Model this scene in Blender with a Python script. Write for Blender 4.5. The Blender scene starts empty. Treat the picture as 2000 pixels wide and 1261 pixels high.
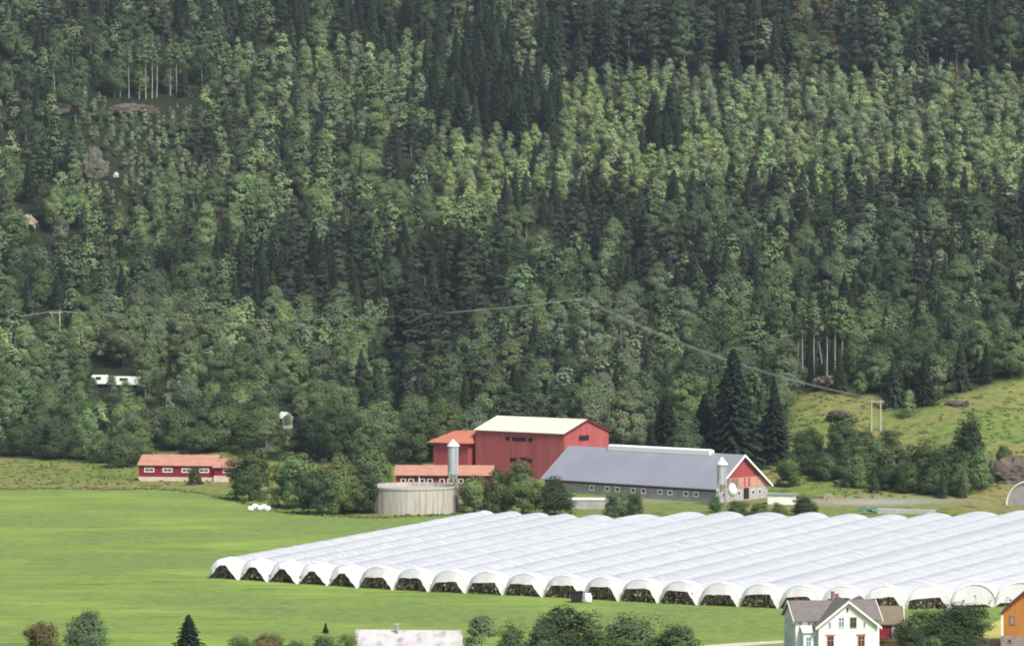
import bpy, math, random
import numpy as np
from mathutils import Vector, Matrix

# ------------------------------------------------------------------ camera, sky, sun, exposure
SC = bpy.context.scene
COL = SC.collection
F, H, V0 = 6000.0, 55.0, 520.0            # focal length in photo pixels, eye height, horizon row (used to size the place)
cam_d = bpy.data.cameras.new('camera')
cam = bpy.data.objects.new('camera', cam_d)
COL.objects.link(cam)
cam.location = (0, 0, H)
cam.rotation_euler = (math.pi / 2, 0, 0)
cam_d.sensor_width = 36
cam_d.lens = F / 2000 * 36
cam_d.shift_y = -(630.5 - V0) / 2000
cam_d.clip_start = 1
cam_d.clip_end = 8000
SC.camera = cam

SUN_EL, SUN_AZ = math.radians(50), math.radians(146)     # azimuth clockwise from +Y (north): behind the camera, to the left
w = bpy.data.worlds.new('World')
SC.world = w
w.use_nodes = True
nt = w.node_tree
sky = nt.nodes.new('ShaderNodeTexSky')
sky.sky_type = 'NISHITA'
sky.sun_disc = False
sky.sun_elevation = SUN_EL
sky.sun_rotation = SUN_AZ
sky.air_density = 1.0
sky.dust_density = 3.0
sky.ozone_density = 1.0
nt.links.new(sky.outputs[0], nt.nodes['Background'].inputs[0])
nt.nodes['Background'].inputs[1].default_value = 0.10
sd = bpy.data.lights.new('sun', 'SUN')
sd.energy = 3.9
sd.angle = math.radians(16)
sd.color = (1.0, 0.96, 0.88)
sun = bpy.data.objects.new('sun', sd)
COL.objects.link(sun)
d = Vector((math.sin(SUN_AZ) * math.cos(SUN_EL), math.cos(SUN_AZ) * math.cos(SUN_EL), math.sin(SUN_EL)))
sun.rotation_euler = d.to_track_quat('Z', 'Y').to_euler()
sun.location = (-100, 300, 400)
SC.view_settings.view_transform = 'Standard'
SC.view_settings.look = 'None'
SC.view_settings.exposure = 0.52
SC.view_settings.gamma = 1.0
SC.cycles.filter_width = 1.9
SC.cycles.max_bounces = 6
SC.cycles.diffuse_bounces = 3
SC.cycles.transmission_bounces = 4
SC.cycles.volume_bounces = 0

rng = np.random.default_rng(7)
R = random.Random(11)

# ------------------------------------------------------------------ materials
def mat(name, c1, c2=None, scale=1.0, rough=0.8, bump=0.0, stretch=(1, 1, 1), c3=None, detail=4, metal=0.0, translucent=0.0, coords='Object', spec=0.3, bscale=None):
    m = bpy.data.materials.new(name)
    m.use_nodes = True
    t = m.node_tree
    b = t.nodes['Principled BSDF']
    b.inputs['Roughness'].default_value = rough
    b.inputs['Metallic'].default_value = metal
    b.inputs['Specular IOR Level'].default_value = spec
    b.inputs['Base Color'].default_value = (*c1, 1)
    if c2 is not None:
        tc = t.nodes.new('ShaderNodeTexCoord')
        mp = t.nodes.new('ShaderNodeMapping')
        mp.inputs['Scale'].default_value = stretch
        no = t.nodes.new('ShaderNodeTexNoise')
        no.inputs['Scale'].default_value = scale
        no.inputs['Detail'].default_value = detail
        no.inputs['Roughness'].default_value = 0.6
        cr = t.nodes.new('ShaderNodeValToRGB')
        cr.color_ramp.elements[0].position = 0.33
        cr.color_ramp.elements[1].position = 0.67
        cr.color_ramp.elements[0].color = (*c1, 1)
        cr.color_ramp.elements[1].color = (*c2, 1)
        if c3 is not None:
            e = cr.color_ramp.elements.new(0.5)
            e.color = (*c3, 1)
        t.links.new(tc.outputs[coords], mp.inputs[0])
        t.links.new(mp.outputs[0], no.inputs['Vector'])
        t.links.new(no.outputs['Fac'], cr.inputs[0])
        t.links.new(cr.outputs[0], b.inputs['Base Color'])
        if bump:
            bu = t.nodes.new('ShaderNodeBump')
            bu.inputs['Distance'].default_value = bump
            bu.inputs['Strength'].default_value = 0.8
            src = no
            if bscale:
                src = t.nodes.new('ShaderNodeTexNoise')
                src.inputs['Scale'].default_value = bscale
                src.inputs['Detail'].default_value = 3
                t.links.new(mp.outputs[0], src.inputs['Vector'])
            t.links.new(src.outputs['Fac'], bu.inputs['Height'])
            t.links.new(bu.outputs[0], b.inputs['Normal'])
    if translucent:
        tr = t.nodes.new('ShaderNodeBsdfTranslucent')
        tr.inputs[0].default_value = (*c1, 1)
        mx = t.nodes.new('ShaderNodeMixShader')
        mx.inputs[0].default_value = translucent
        t.links.new(b.outputs[0], mx.inputs[1])
        t.links.new(tr.outputs[0], mx.inputs[2])
        t.links.new(mx.outputs[0], t.nodes['Material Output'].inputs[0])
    return m

def foliage(name, base, warm, attr=False, ns=0.9):
    """base/warm: the two greens that leaf clumps vary between; the tree's own tint comes from its object colour (or the tint attribute in the far mass)."""
    m = bpy.data.materials.new(name)
    m.use_nodes = True
    t = m.node_tree
    t.nodes.remove(t.nodes['Principled BSDF'])
    tc = t.nodes.new('ShaderNodeTexCoord')
    no = t.nodes.new('ShaderNodeTexNoise')
    no.inputs['Scale'].default_value = ns
    no.inputs['Detail'].default_value = 2
    t.links.new(tc.outputs['Object'], no.inputs['Vector'])
    cr = t.nodes.new('ShaderNodeValToRGB')
    cr.color_ramp.elements[0].position = 0.3
    cr.color_ramp.elements[1].position = 0.7
    cr.color_ramp.elements[0].color = (*base, 1)
    cr.color_ramp.elements[1].color = (*warm, 1)
    t.links.new(no.outputs['Fac'], cr.inputs[0])
    if attr:
        src = t.nodes.new('ShaderNodeAttribute')
        src.attribute_name = 'tint'
        so = src.outputs['Color']
    else:
        src = t.nodes.new('ShaderNodeObjectInfo')
        so = src.outputs['Color']
    mu = t.nodes.new('ShaderNodeMixRGB')
    mu.blend_type = 'MULTIPLY'
    mu.inputs[0].default_value = 1
    t.links.new(cr.outputs[0], mu.inputs[1])
    t.links.new(so, mu.inputs[2])
    di = t.nodes.new('ShaderNodeBsdfDiffuse')
    tr = t.nodes.new('ShaderNodeBsdfTranslucent')
    mx = t.nodes.new('ShaderNodeMixShader')
    mx.inputs[0].default_value = 0.06
    t.links.new(mu.outputs[0], di.inputs[0])
    t.links.new(mu.outputs[0], tr.inputs[0])
    t.links.new(di.outputs[0], mx.inputs[1])
    t.links.new(tr.outputs[0], mx.inputs[2])
    t.links.new(mx.outputs[0], t.nodes['Material Output'].inputs[0])
    return m

M = dict(
    bark=mat('bark', (.07, .05, .035), (.14, .10, .07), 3, .9),
    birch_bark=mat('birch_bark', (.48, .46, .43), (.24, .22, .20), 2.2, .8, stretch=(1, 1, .4)),
    pine_bark=mat('pine_bark', (.16, .10, .07), (.26, .19, .14), 1.5, .9),
    red=mat('red_paint', (.35, .068, .070), (.29, .052, .055), .25, .7, stretch=(3, 3, .4), detail=6),
    red_panel=mat('red_sheet', (.44, .115, .112), (.33, .076, .076), .35, .6, stretch=(2, 2, .15), detail=7),
    dark_red=mat('dark_red_paint', (.20, .030, .035), (.16, .022, .028), .6, .7),
    bright_red=mat('crimson_paint', (.24, .018, .030), (.18, .014, .022), .6, .7),
    orange_roof=mat('orange_tile', (.46, .17, .11), (.38, .125, .08), .5, .75, stretch=(1, 4, 1), detail=6),
    pink_roof=mat('faded_tile', (.44, .23, .165), (.34, .155, .11), .35, .75, stretch=(1, 3, 1), detail=6),
    cream_roof=mat('pale_roof', (.72, .68, .53), (.62, .58, .45), .18, .5, stretch=(1, .4, 1), detail=6),
    grey_roof=mat('grey_sheet_roof', (.25, .26, .30), (.21, .22, .255), .14, .55, stretch=(1, .3, 1), detail=7),
    slate=mat('slate', (.185, .165, .155), (.12, .108, .10), 1.1, .8, bump=.03, detail=8, stretch=(1, 3, 1)),
    moss_roof=mat('mossy_tile', (.20, .15, .10), (.13, .12, .075), .9, .9, bump=.03, detail=8),
    white=mat('white_paint', (.80, .80, .76), (.70, .71, .68), 1.2, .6, stretch=(.4, .4, 3), detail=6),
    white_clean=mat('clean_white', (.82, .82, .80), None, rough=.5),
    trim=mat('white_trim', (.78, .77, .72), None, rough=.6),
    pale_wall=mat('pale_plaster', (.42, .40, .38), (.30, .29, .28), .8, .85, detail=7),
    cream_wall=mat('cream_base', (.60, .53, .44), (.48, .42, .34), .8, .85),
    concrete=mat('stained_concrete', (.47, .445, .40), (.27, .235, .20), .9, .9, stretch=(1.4, 1.4, .12), detail=7, c3=(.41, .385, .345)),
    concrete_plain=mat('concrete', (.42, .41, .39), (.30, .29, .28), .7, .9, detail=6),
    boards=mat('weathered_boards', (.58, .31, .23), (.40, .19, .15), 1.2, .8, stretch=(3, 3, .25), detail=6),
    glass=mat('dark_glass', (.03, .035, .045), None, rough=.15, spec=.5),
    blueglass=mat('sky_tint_glass', (.16, .24, .33), None, rough=.15, spec=.5),  # blue of the reflected sky is put into the glass colour
    pinkglass=mat('curtain_glass', (.45, .28, .26), (.25, .2, .2), 6, rough=.3, spec=.5),
    dark=mat('dark_opening', (.018, .014, .018), None, rough=.9),
    steel=mat('galvanised', (.60, .63, .66), (.48, .51, .55), .8, .35, metal=.35, stretch=(1, 1, .3), spec=.5),
    grey=mat('grey_metal', (.32, .33, .34), (.22, .23, .24), 1, .5),
    plastic=mat('tunnel_film', (.515, .532, .556), (.46, .476, .50), .35, .42, translucent=.10, detail=5, spec=.45, stretch=(1, 1, 1)),
    plastic_end=mat('tunnel_end_film', (.90, .90, .89), (.80, .80, .79), .7, .5, translucent=.5, detail=5),
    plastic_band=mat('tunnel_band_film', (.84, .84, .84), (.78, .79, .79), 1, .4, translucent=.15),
    rope=mat('grey_rope', (.33, .345, .37), None, rough=.8),
    hoop=mat('hoop_steel', (.42, .44, .47), None, rough=.4, metal=.4),
    bale=mat('white_wrap', (.84, .84, .78), (.74, .74, .68), 1.6, .35),
    wood_pole=mat('pale_pole_wood', (.52, .47, .40), (.40, .35, .29), 1.5, .8, stretch=(1, 1, .2)),
    cable=mat('aluminium_cable', (.40, .43, .38), None, rough=.6),
    orange=mat('ochre_boards', (.50, .20, .045), (.40, .15, .035), 1.2, .8, stretch=(3, 3, .2), detail=6),
    stone=mat('pink_stone', (.36, .27, .25), (.24, .19, .18), 1.6, .9, bump=.05),
    rock=mat('rock', (.125, .125, .095), (.05, .058, .038), .55, .95, bump=.25, detail=8, c3=(.085, .09, .06)),
    palerock=mat('pale_rock', (.55, .53, .55), (.35, .33, .34), .6, .95, bump=.2),
    tanrock=mat('tan_rock', (.36, .31, .23), (.16, .14, .10), .5, .95, bump=.2, detail=8),
    redrock=mat('red_brown_rock', (.125, .10, .08), (.055, .048, .04), .4, .95, bump=.2, detail=8),
    tan=mat('tan_roof', (.26, .21, .15), (.18, .15, .11), .5, .8),
    green_tarp=mat('green_tarp', (.10, .20, .12), (.07, .15, .09), 1, .6),
    brick=mat('chimney_brick', (.30, .16, .14), (.20, .11, .10), 3, .9),
)

# ------------------------------------------------------------------ mesh helpers
class MB:
    def __init__(s):
        s.v, s.f = [], []
    def add(s, vs, fs):
        o = len(s.v)
        s.v += [tuple(p) for p in vs]
        s.f += [tuple(i + o for i in f) for f in fs]
        return s
    def box(s, x0, x1, y0, y1, z0, z1):
        return s.add([(x, y, z) for z in (z0, z1) for y in (y0, y1) for x in (x0, x1)],
                     [(0, 2, 3, 1), (4, 5, 7, 6), (0, 1, 5, 4), (1, 3, 7, 5), (3, 2, 6, 7), (2, 0, 4, 6)])
    def prism(s, poly, a, b, axis='x'):
        """poly: outline points (p,q); extruded from a to b along axis: x -> (t,p,q); y -> (p,t,q); z -> (p,q,t)."""
        n = len(poly)
        P = {'x': lambda p, t: (t, p[0], p[1]), 'y': lambda p, t: (p[0], t, p[1]), 'z': lambda p, t: (p[0], p[1], t)}[axis]
        vs = [P(p, a) for p in poly] + [P(p, b) for p in poly]
        fs = [tuple(range(n - 1, -1, -1)), tuple(range(n, 2 * n))] + [(i, (i + 1) % n, n + (i + 1) % n, n + i) for i in range(n)]
        return s.add(vs, fs)
    def slab(s, a, b, c, d, t):
        """four corners (counter-clockwise seen from above) with thickness t downwards"""
        vs = [a, b, c, d] + [(p[0], p[1], p[2] - t) for p in (a, b, c, d)]
        return s.add(vs, [(0, 1, 2, 3), (7, 6, 5, 4), (0, 4, 5, 1), (1, 5, 6, 2), (2, 6, 7, 3), (3, 7, 4, 0)])
    def tube(s, a, b, r, r2=None, n=8):
        a, b = Vector(a), Vector(b)
        r2 = r if r2 is None else r2
        z = (b - a).normalized()
        x = z.orthogonal().normalized()
        y = z.cross(x)
        vs = []
        for c, q in ((a, r), (b, r2)):
            vs += [c + (x * math.cos(k * math.tau / n) + y * math.sin(k * math.tau / n)) * q for k in range(n)]
        return s.add(vs, [(k, (k + 1) % n, n + (k + 1) % n, n + k) for k in range(n)] + [tuple(range(n - 1, -1, -1)), tuple(range(n, 2 * n))])
    def lathe(s, prof, n=24, cx=0, cy=0):
        vs = [(cx + r * math.cos(k * math.tau / n), cy + r * math.sin(k * math.tau / n), z) for r, z in prof for k in range(n)]
        fs = [(j * n + k, j * n + (k + 1) % n, (j + 1) * n + (k + 1) % n, (j + 1) * n + k) for j in range(len(prof) - 1) for k in range(n)]
        return s.add(vs, fs)
    def build(s, name, m, parent=None, smooth=False):
        me = bpy.data.meshes.new(name)
        me.from_pydata(s.v, [], s.f)
        if smooth:
            me.shade_smooth()
        me.materials.append(m)
        o = bpy.data.objects.new(name, me)
        COL.objects.link(o)
        o.parent = parent
        return o

def np_mesh(name, V, Q, mats, mi=None, tint=None, smooth=False):
    me = bpy.data.meshes.new(name)
    n, k = Q.shape
    me.vertices.add(len(V))
    me.vertices.foreach_set('co', np.ascontiguousarray(V, dtype=np.float32).ravel())
    me.loops.add(n * k)
    me.loops.foreach_set('vertex_index', np.ascontiguousarray(Q, dtype=np.int32).ravel())
    me.polygons.add(n)
    me.polygons.foreach_set('loop_start', np.arange(0, n * k, k, dtype=np.int32))
    if mi is not None:
        me.polygons.foreach_set('material_index', np.ascontiguousarray(mi, dtype=np.int32))
    for m in mats:
        me.materials.append(m)
    if tint is not None:
        a = me.color_attributes.new('tint', 'FLOAT_COLOR', 'POINT')
        a.data.foreach_set('color', np.ascontiguousarray(tint, dtype=np.float32).ravel())
    me.update(calc_edges=True)
    if smooth:
        me.shade_smooth()
    return me

def tag(o, label=None, cat=None, group=None, kind=None):
    if label: o['label'] = label
    if cat: o['category'] = cat
    if group: o['group'] = group
    if kind: o['kind'] = kind
    return o

def empty(name, loc, rz=0.0, **k):
    o = bpy.data.objects.new(name, None)
    o.empty_display_size = .5
    COL.objects.link(o)
    o.location = loc
    o.rotation_euler = (0, 0, rz)
    return tag(o, **k)

# ------------------------------------------------------------------ the lie of the land
KU = np.array([-700., 0, 500, 1000, 1400, 1700, 2000, 2700])
PROF = {  # for each viewing direction: distance -> image row of the bare ground
    0:    [(767, 950), (872, 897), (900, 872), (1000, 700), (1400, -40)],
    500:  [(767, 950), (800, 930), (860, 892), (1000, 690), (1400, -50)],
    1000: [(745, 963), (790, 925), (850, 860), (1000, 640), (1400, -60)],
    1400: [(735, 969), (790, 900), (850, 830), (1000, 600), (1400, -70)],
    1700: [(722, 977), (770, 915), (822, 826), (862, 765), (1000, 590), (1400, -70)],
    2000: [(712, 983), (770, 880), (840, 762), (858, 738), (1000, 570), (1400, -70)],
}
PROF[-700] = PROF[0]; PROF[2700] = PROF[2000]
YS = np.arange(0, 1800, 5.0)
TAB = []
for u in KU:
    p = PROF[int(u)]
    ys = [a for a, b in p]
    vs = np.interp(YS, ys, [b for a, b in p])
    z = H - (vs - V0) * YS / F
    z[YS < ys[0]] = 0
    sl = (z[YS <= 1400][-1] - z[YS <= 1395][-1]) / 5
    z[YS > 1400] = z[YS <= 1400][-1] + (YS[YS > 1400] - 1400) * sl * .8
    TAB.append(z)
TAB = np.array(TAB)
for _ in range(3):
    zz = TAB.copy()
    zz[:, 1:-1] = (TAB[:, :-2] + 2 * TAB[:, 1:-1] + TAB[:, 2:]) / 4
    TAB = zz
TAB[:, YS < 700] = 0

def vnoise(x, y, s, seed=0):
    x = np.asarray(x, float) / s; y = np.asarray(y, float) / s
    xi = np.floor(x).astype(np.int64); yi = np.floor(y).astype(np.int64)
    fx = x - xi; fy = y - yi
    fx = fx * fx * (3 - 2 * fx); fy = fy * fy * (3 - 2 * fy)
    def h(a, b):
        n = (a * 374761393 + b * 668265263 + seed * 974711) & 0x7fffffff
        n = (n ^ (n >> 13)) * 1274126177 & 0x7fffffff
        return ((n ^ (n >> 16)) & 0xffff) / 65535.0
    return (h(xi, yi) * (1 - fx) + h(xi + 1, yi) * fx) * (1 - fy) + (h(xi, yi + 1) * (1 - fx) + h(xi + 1, yi + 1) * fx) * fy

def ground(X, Y):
    X = np.asarray(X, float); Y = np.asarray(Y, float)
    u = np.clip(1000 + F * X / np.maximum(Y, 300), -700, 2700)
    i = np.clip(np.searchsorted(KU, u, side='right') - 1, 0, len(KU) - 2)
    a = (u - KU[i]) / (KU[i + 1] - KU[i])
    a = a * a * (3 - 2 * a)
    y = np.clip(Y, 0, 1790) / 5
    j = np.clip(y.astype(int), 0, len(YS) - 2)
    b = y - j
    z = ((TAB[i, j] * (1 - b) + TAB[i, j + 1] * b) * (1 - a) + (TAB[i + 1, j] * (1 - b) + TAB[i + 1, j + 1] * b) * a)
    amp = np.clip((z - 1.0) / 12, 0, 1)
    z = z + amp * (3.5 * (vnoise(X, Y, 38, 1) - .5) + 1.6 * (vnoise(X, Y, 14, 2) - .5) + .5 * (vnoise(X, Y, 5, 3) - .5))
    return z

def gz(x, y):
    return float(ground(x, y))

def hit(u, v, y0=380, y1=1500):
    """the ground point seen at (u, v)"""
    Y = np.arange(y0, y1, .5)
    X = (u - 1000) * Y / F
    gv = V0 + (H - ground(X, Y)) * F / Y
    k = np.nonzero(gv <= v)[0]
    k = k[0] if len(k) else len(Y) - 1
    return float(X[k]), float(Y[k]), float(ground(X[k], Y[k]))

def at(u, v, Y):
    return ((u - 1000) * Y / F, Y, H - (v - V0) * Y / F)

# meadow = open ground, not wood (photo pixel outline of the wood's edge)
EDGE = [(-900, 890), (0, 893), (100, 897), (200, 905), (275, 905), (300, 880), (450, 880), (520, 900), (700, 905), (860, 900), (930, 900), (1190, 905), (1300, 915), (1480, 915),
        (1515, 880), (1540, 835), (1530, 790), (1560, 768), (1700, 765), (1745, 800), (1760, 815), (1850, 775), (2000, 735), (2900, 690)]
EU = np.array([a for a, b in EDGE], float); EV = np.array([b for a, b in EDGE], float)

def pix(X, Y, Z):
    return 1000 + F * X / Y, V0 + (H - Z) * F / Y

# ground sheet
def axis(lo, hi, fine_lo, fine_hi, fine, coarse):
    return np.concatenate([np.arange(lo, fine_lo, coarse), np.arange(fine_lo, fine_hi, fine), np.arange(fine_hi, hi + coarse, coarse)])
gx = axis(-900, 900, -260, 300, 2.5, 32)
gy = axis(-200, 1780, 690, 1450, 2.5, 16)
GX, GY = np.meshgrid(gx, gy)
GZ = ground(GX, GY)
nx, ny = len(gx), len(gy)
idx = np.arange(nx * ny).reshape(ny, nx)
Q = np.stack([idx[:-1, :-1], idx[:-1, 1:], idx[1:, 1:], idx[1:, :-1]], -1).reshape(-1, 4)
gu, gv = pix(GX, np.maximum(GY, 50), GZ)
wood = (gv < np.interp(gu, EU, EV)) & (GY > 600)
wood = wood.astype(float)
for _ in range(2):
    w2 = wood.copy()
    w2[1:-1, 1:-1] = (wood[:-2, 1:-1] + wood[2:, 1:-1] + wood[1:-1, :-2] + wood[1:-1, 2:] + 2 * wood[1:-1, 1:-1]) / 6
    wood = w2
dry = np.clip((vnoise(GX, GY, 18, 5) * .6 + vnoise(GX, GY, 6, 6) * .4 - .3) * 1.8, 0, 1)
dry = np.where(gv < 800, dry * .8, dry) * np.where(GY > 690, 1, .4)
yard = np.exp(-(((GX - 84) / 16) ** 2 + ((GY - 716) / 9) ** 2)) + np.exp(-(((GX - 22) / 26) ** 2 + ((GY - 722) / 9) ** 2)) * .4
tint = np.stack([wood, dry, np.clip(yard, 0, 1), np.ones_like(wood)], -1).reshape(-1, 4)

gm = bpy.data.materials.new('rough_ground')
gm.use_nodes = True
t = gm.node_tree
b = t.nodes['Principled BSDF']
b.inputs['Roughness'].default_value = .95
b.inputs['Specular IOR Level'].default_value = .1
at_n = t.nodes.new('ShaderNodeAttribute'); at_n.attribute_name = 'tint'
sep = t.nodes.new('ShaderNodeSeparateColor'); t.links.new(at_n.outputs['Color'], sep.inputs[0])
tc = t.nodes.new('ShaderNodeTexCoord')
def noise(scale, detail=4, st=None):
    n = t.nodes.new('ShaderNodeTexNoise'); n.inputs['Scale'].default_value = scale; n.inputs['Detail'].default_value = detail; n.inputs['Roughness'].default_value = .65
    if st:
        mp = t.nodes.new('ShaderNodeMapping'); mp.inputs['Scale'].default_value = st; t.links.new(tc.outputs['Object'], mp.inputs[0]); t.links.new(mp.outputs[0], n.inputs['Vector'])
    else:
        t.links.new(tc.outputs['Object'], n.inputs['Vector'])
    return n.outputs['Fac']
def mixc(f, a, c):
    n = t.nodes.new('ShaderNodeMixRGB')
    for s, v in ((0, f), (1, a), (2, c)):
        if isinstance(v, tuple): n.inputs[s].default_value = (*v, 1)
        elif isinstance(v, float): n.inputs[s].default_value = v
        else: t.links.new(v, n.inputs[s])
    return n.outputs[0]
def ramp(x, lo, hi):
    n = t.nodes.new('ShaderNodeMapRange'); n.inputs[1].default_value = lo; n.inputs[2].default_value = hi; n.clamp = True
    t.links.new(x, n.inputs[0]); return n.outputs[0]
n_small = ramp(noise(.45, 6), .38, .62)
n_mid = ramp(noise(.09, 5), .4, .6)
grass = mixc(n_small, (.10, .15, .035), (.165, .215, .055))
drygrass = mixc(n_small, (.15, .14, .05), (.25, .22, .085))
opn = mixc(sep.outputs[1], grass, drygrass)
opn = mixc(ramp(noise(.16, 4), .55, .66), opn, (.050, .080, .025))
opn = mixc(sep.outputs[2], opn, (.30, .28, .25))
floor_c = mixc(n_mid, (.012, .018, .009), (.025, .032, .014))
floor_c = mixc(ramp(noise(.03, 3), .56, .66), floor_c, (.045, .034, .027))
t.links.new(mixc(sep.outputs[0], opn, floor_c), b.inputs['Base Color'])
bu = t.nodes.new('ShaderNodeBump'); bu.inputs['Distance'].default_value = .5; bu.inputs['Strength'].default_value = .7
t.links.new(noise(.5, 5), bu.inputs['Height']); t.links.new(bu.outputs[0], b.inputs['Normal'])
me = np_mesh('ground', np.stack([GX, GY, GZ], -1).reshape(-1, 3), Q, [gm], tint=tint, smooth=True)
go = bpy.data.objects.new('ground', me); COL.objects.link(go)
tag(go, kind='structure', label='rough grass and forest floor rising into a steep wooded hillside')

# the mown meadow: a flat sheet with its outline read from the photograph and laid on the flat valley floor
FIELD = [(-700, 957), (0, 957), (90, 955), (200, 958), (300, 956), (345, 960), (400, 966), (450, 978), (500, 992), (560, 1003), (640, 1009), (720, 1013), (800, 1010), (900, 1006)]
fp = []
for u, v in FIELD:
    Y = H * F / (v - V0); fp.append(((u - 1000) * Y / F, Y))
fp += [(40, 640), (110, 560), (300, 470), (300, 330), (-300, 330), (-420, 500)]
from mathutils.geometry import delaunay_2d_cdt
fm = mat('meadow_grass', (.145, .205, .047), (.235, .305, .066), .035, .95, bump=.25, c3=(.185, .250, .055), detail=9, stretch=(1, 1, 1), coords='Object', spec=.1, bscale=1.2)
# a second, finer layer of streaks along the mowing lines, and tufts
t = fm.node_tree; b = t.nodes['Principled BSDF']; tc = [n for n in t.nodes if n.type == 'TEX_COORD'][0]
base_l = b.inputs['Base Color'].links[0].from_socket
s1 = noise(.11, 5, (.35, 1.6, 1)); s2 = noise(1.0, 4, (.5, 1, 1))
c = mixc(ramp(s1, .46, .66), base_l, (.100, .155, .042))
c = mixc(ramp(noise(.017, 3, (1, 1.9, 1)), .42, .60), c, (.125, .168, .056))
c = mixc(ramp(s2, .42, .75), c, (.205, .315, .066))
c = mixc(ramp(noise(.35, 3, (.25, 1.4, 1)), .60, .68), c, (.070, .12, .030))
t.links.new(c, b.inputs['Base Color'])
r = delaunay_2d_cdt([Vector(p) for p in fp], [], [list(range(len(fp)))], 1, 1e-4)
m_ = MB(); m_.add([(p.x, p.y, .03) for p in r[0]], [tuple(f) for f in r[2]])
fo = m_.build('field', fm)
tag(fo, kind='structure', label='bright green mown meadow')
hay = MB()
hp = [at(u, v, H * F / (v - V0)) for u, v in [(1880, 1262), (1925, 1226), (1960, 1205), (2300, 1200), (2300, 1262)]]
hay.add([(p[0], p[1], .045) for p in hp], [(4, 3, 2, 1, 0)])
tag(hay.build('stubble_field', mat('hay', (.42, .36, .10), (.30, .30, .08), .3, .95, detail=6)), kind='structure', label='strip of yellow cut grass beside the ochre barn')
tr = MB()
tp = [at(u, v, H * F / (v - V0)) for u, v in [(1360, 1261), (1440, 1255), (1530, 1250), (1530, 1255), (1450, 1261), (1370, 1268)]]
tr.add([(p[0], p[1], .045) for p in tp], [(0, 5, 4, 3, 2, 1)])
tag(tr.build('path', mat('gravel_path', (.55, .50, .38), (.42, .38, .28), .8, .95)), kind='structure', label='pale farm track to the white house')

# ------------------------------------------------------------------ polytunnels
FC = [(440,1090),(500,1092),(557,1096),(615,1100),(674,1103),(748,1108),(812,1110),(881,1113),(950,1116),(1024,1119),(1102,1124),(1171,1128),(1245,1132),(1325,1137),(1402,1140),(1482,1143),(1561,1146),(1645,1148),(1726,1149),(1808,1150),(1897,1150),(1985,1148),(2075,1146),(2165,1143)]
FV = [(410,1128),(471,1131),(528,1135),(586,1139),(645,1142),(703,1147),(773,1151),(842,1155),(914,1158),(987,1161),(1064,1165),(1141,1169),(1213,1173),(1290,1177),(1367,1181),(1446,1184),(1524,1187),(1604,1189),(1685,1190),(1770,1190),(1858,1187),(1945,1184),(2035,1180),(2125,1176),(2215,1172)]
RC = [(946,996),(1001,996),(1053,998),(1109,1000),(1165,1004),(1249,1005),(1353,995),(1420,997),(1503,999),(1590,999),(1662,1001),(1748,1003),(1816,1002),(1921,996),(1995,996),(2075,994),(2155,994),(2240,994),(2320,993),(2400,993),(2480,992),(2560,992),(2640,992),(2720,992)]
TH = 3.55
fpt = [at(u, v, H * F / (v - V0))[:2] for u, v in FV]
rc = [at(u, v, (H - TH) * F / (v - V0))[:2] for u, v in RC]
rb = [(1.5 * rc[0][0] - .5 * rc[1][0], 1.5 * rc[0][1] - .5 * rc[1][1])] + [((rc[i][0] + rc[i + 1][0]) / 2, (rc[i][1] + rc[i + 1][1]) / 2) for i in range(len(rc) - 1)]
rb.append((2 * rc[-1][0] - rb[-1][0], 2 * rc[-1][1] - rb[-1][1]))
ORD = ['first', 'second', 'third', 'fourth', 'fifth', 'sixth', 'seventh', 'eighth', 'ninth', 'tenth', 'eleventh', 'twelfth', 'thirteenth', 'fourteenth', 'fifteenth', 'sixteenth', 'seventeenth', 'eighteenth', 'nineteenth', 'twentieth']
NTUN = len(FC)
tun_note = {0: 'outermost white polytunnel, its side skirt falling to the open meadow', 9: 'white polytunnel whose mouth has brown crop rows, tenth from the meadow', 10: 'white polytunnel just before the one with the dark bin at its mouth',
            11: 'white polytunnel with the dark bin and white sack at its mouth'}
crop_v, crop_q = [], []
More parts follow.
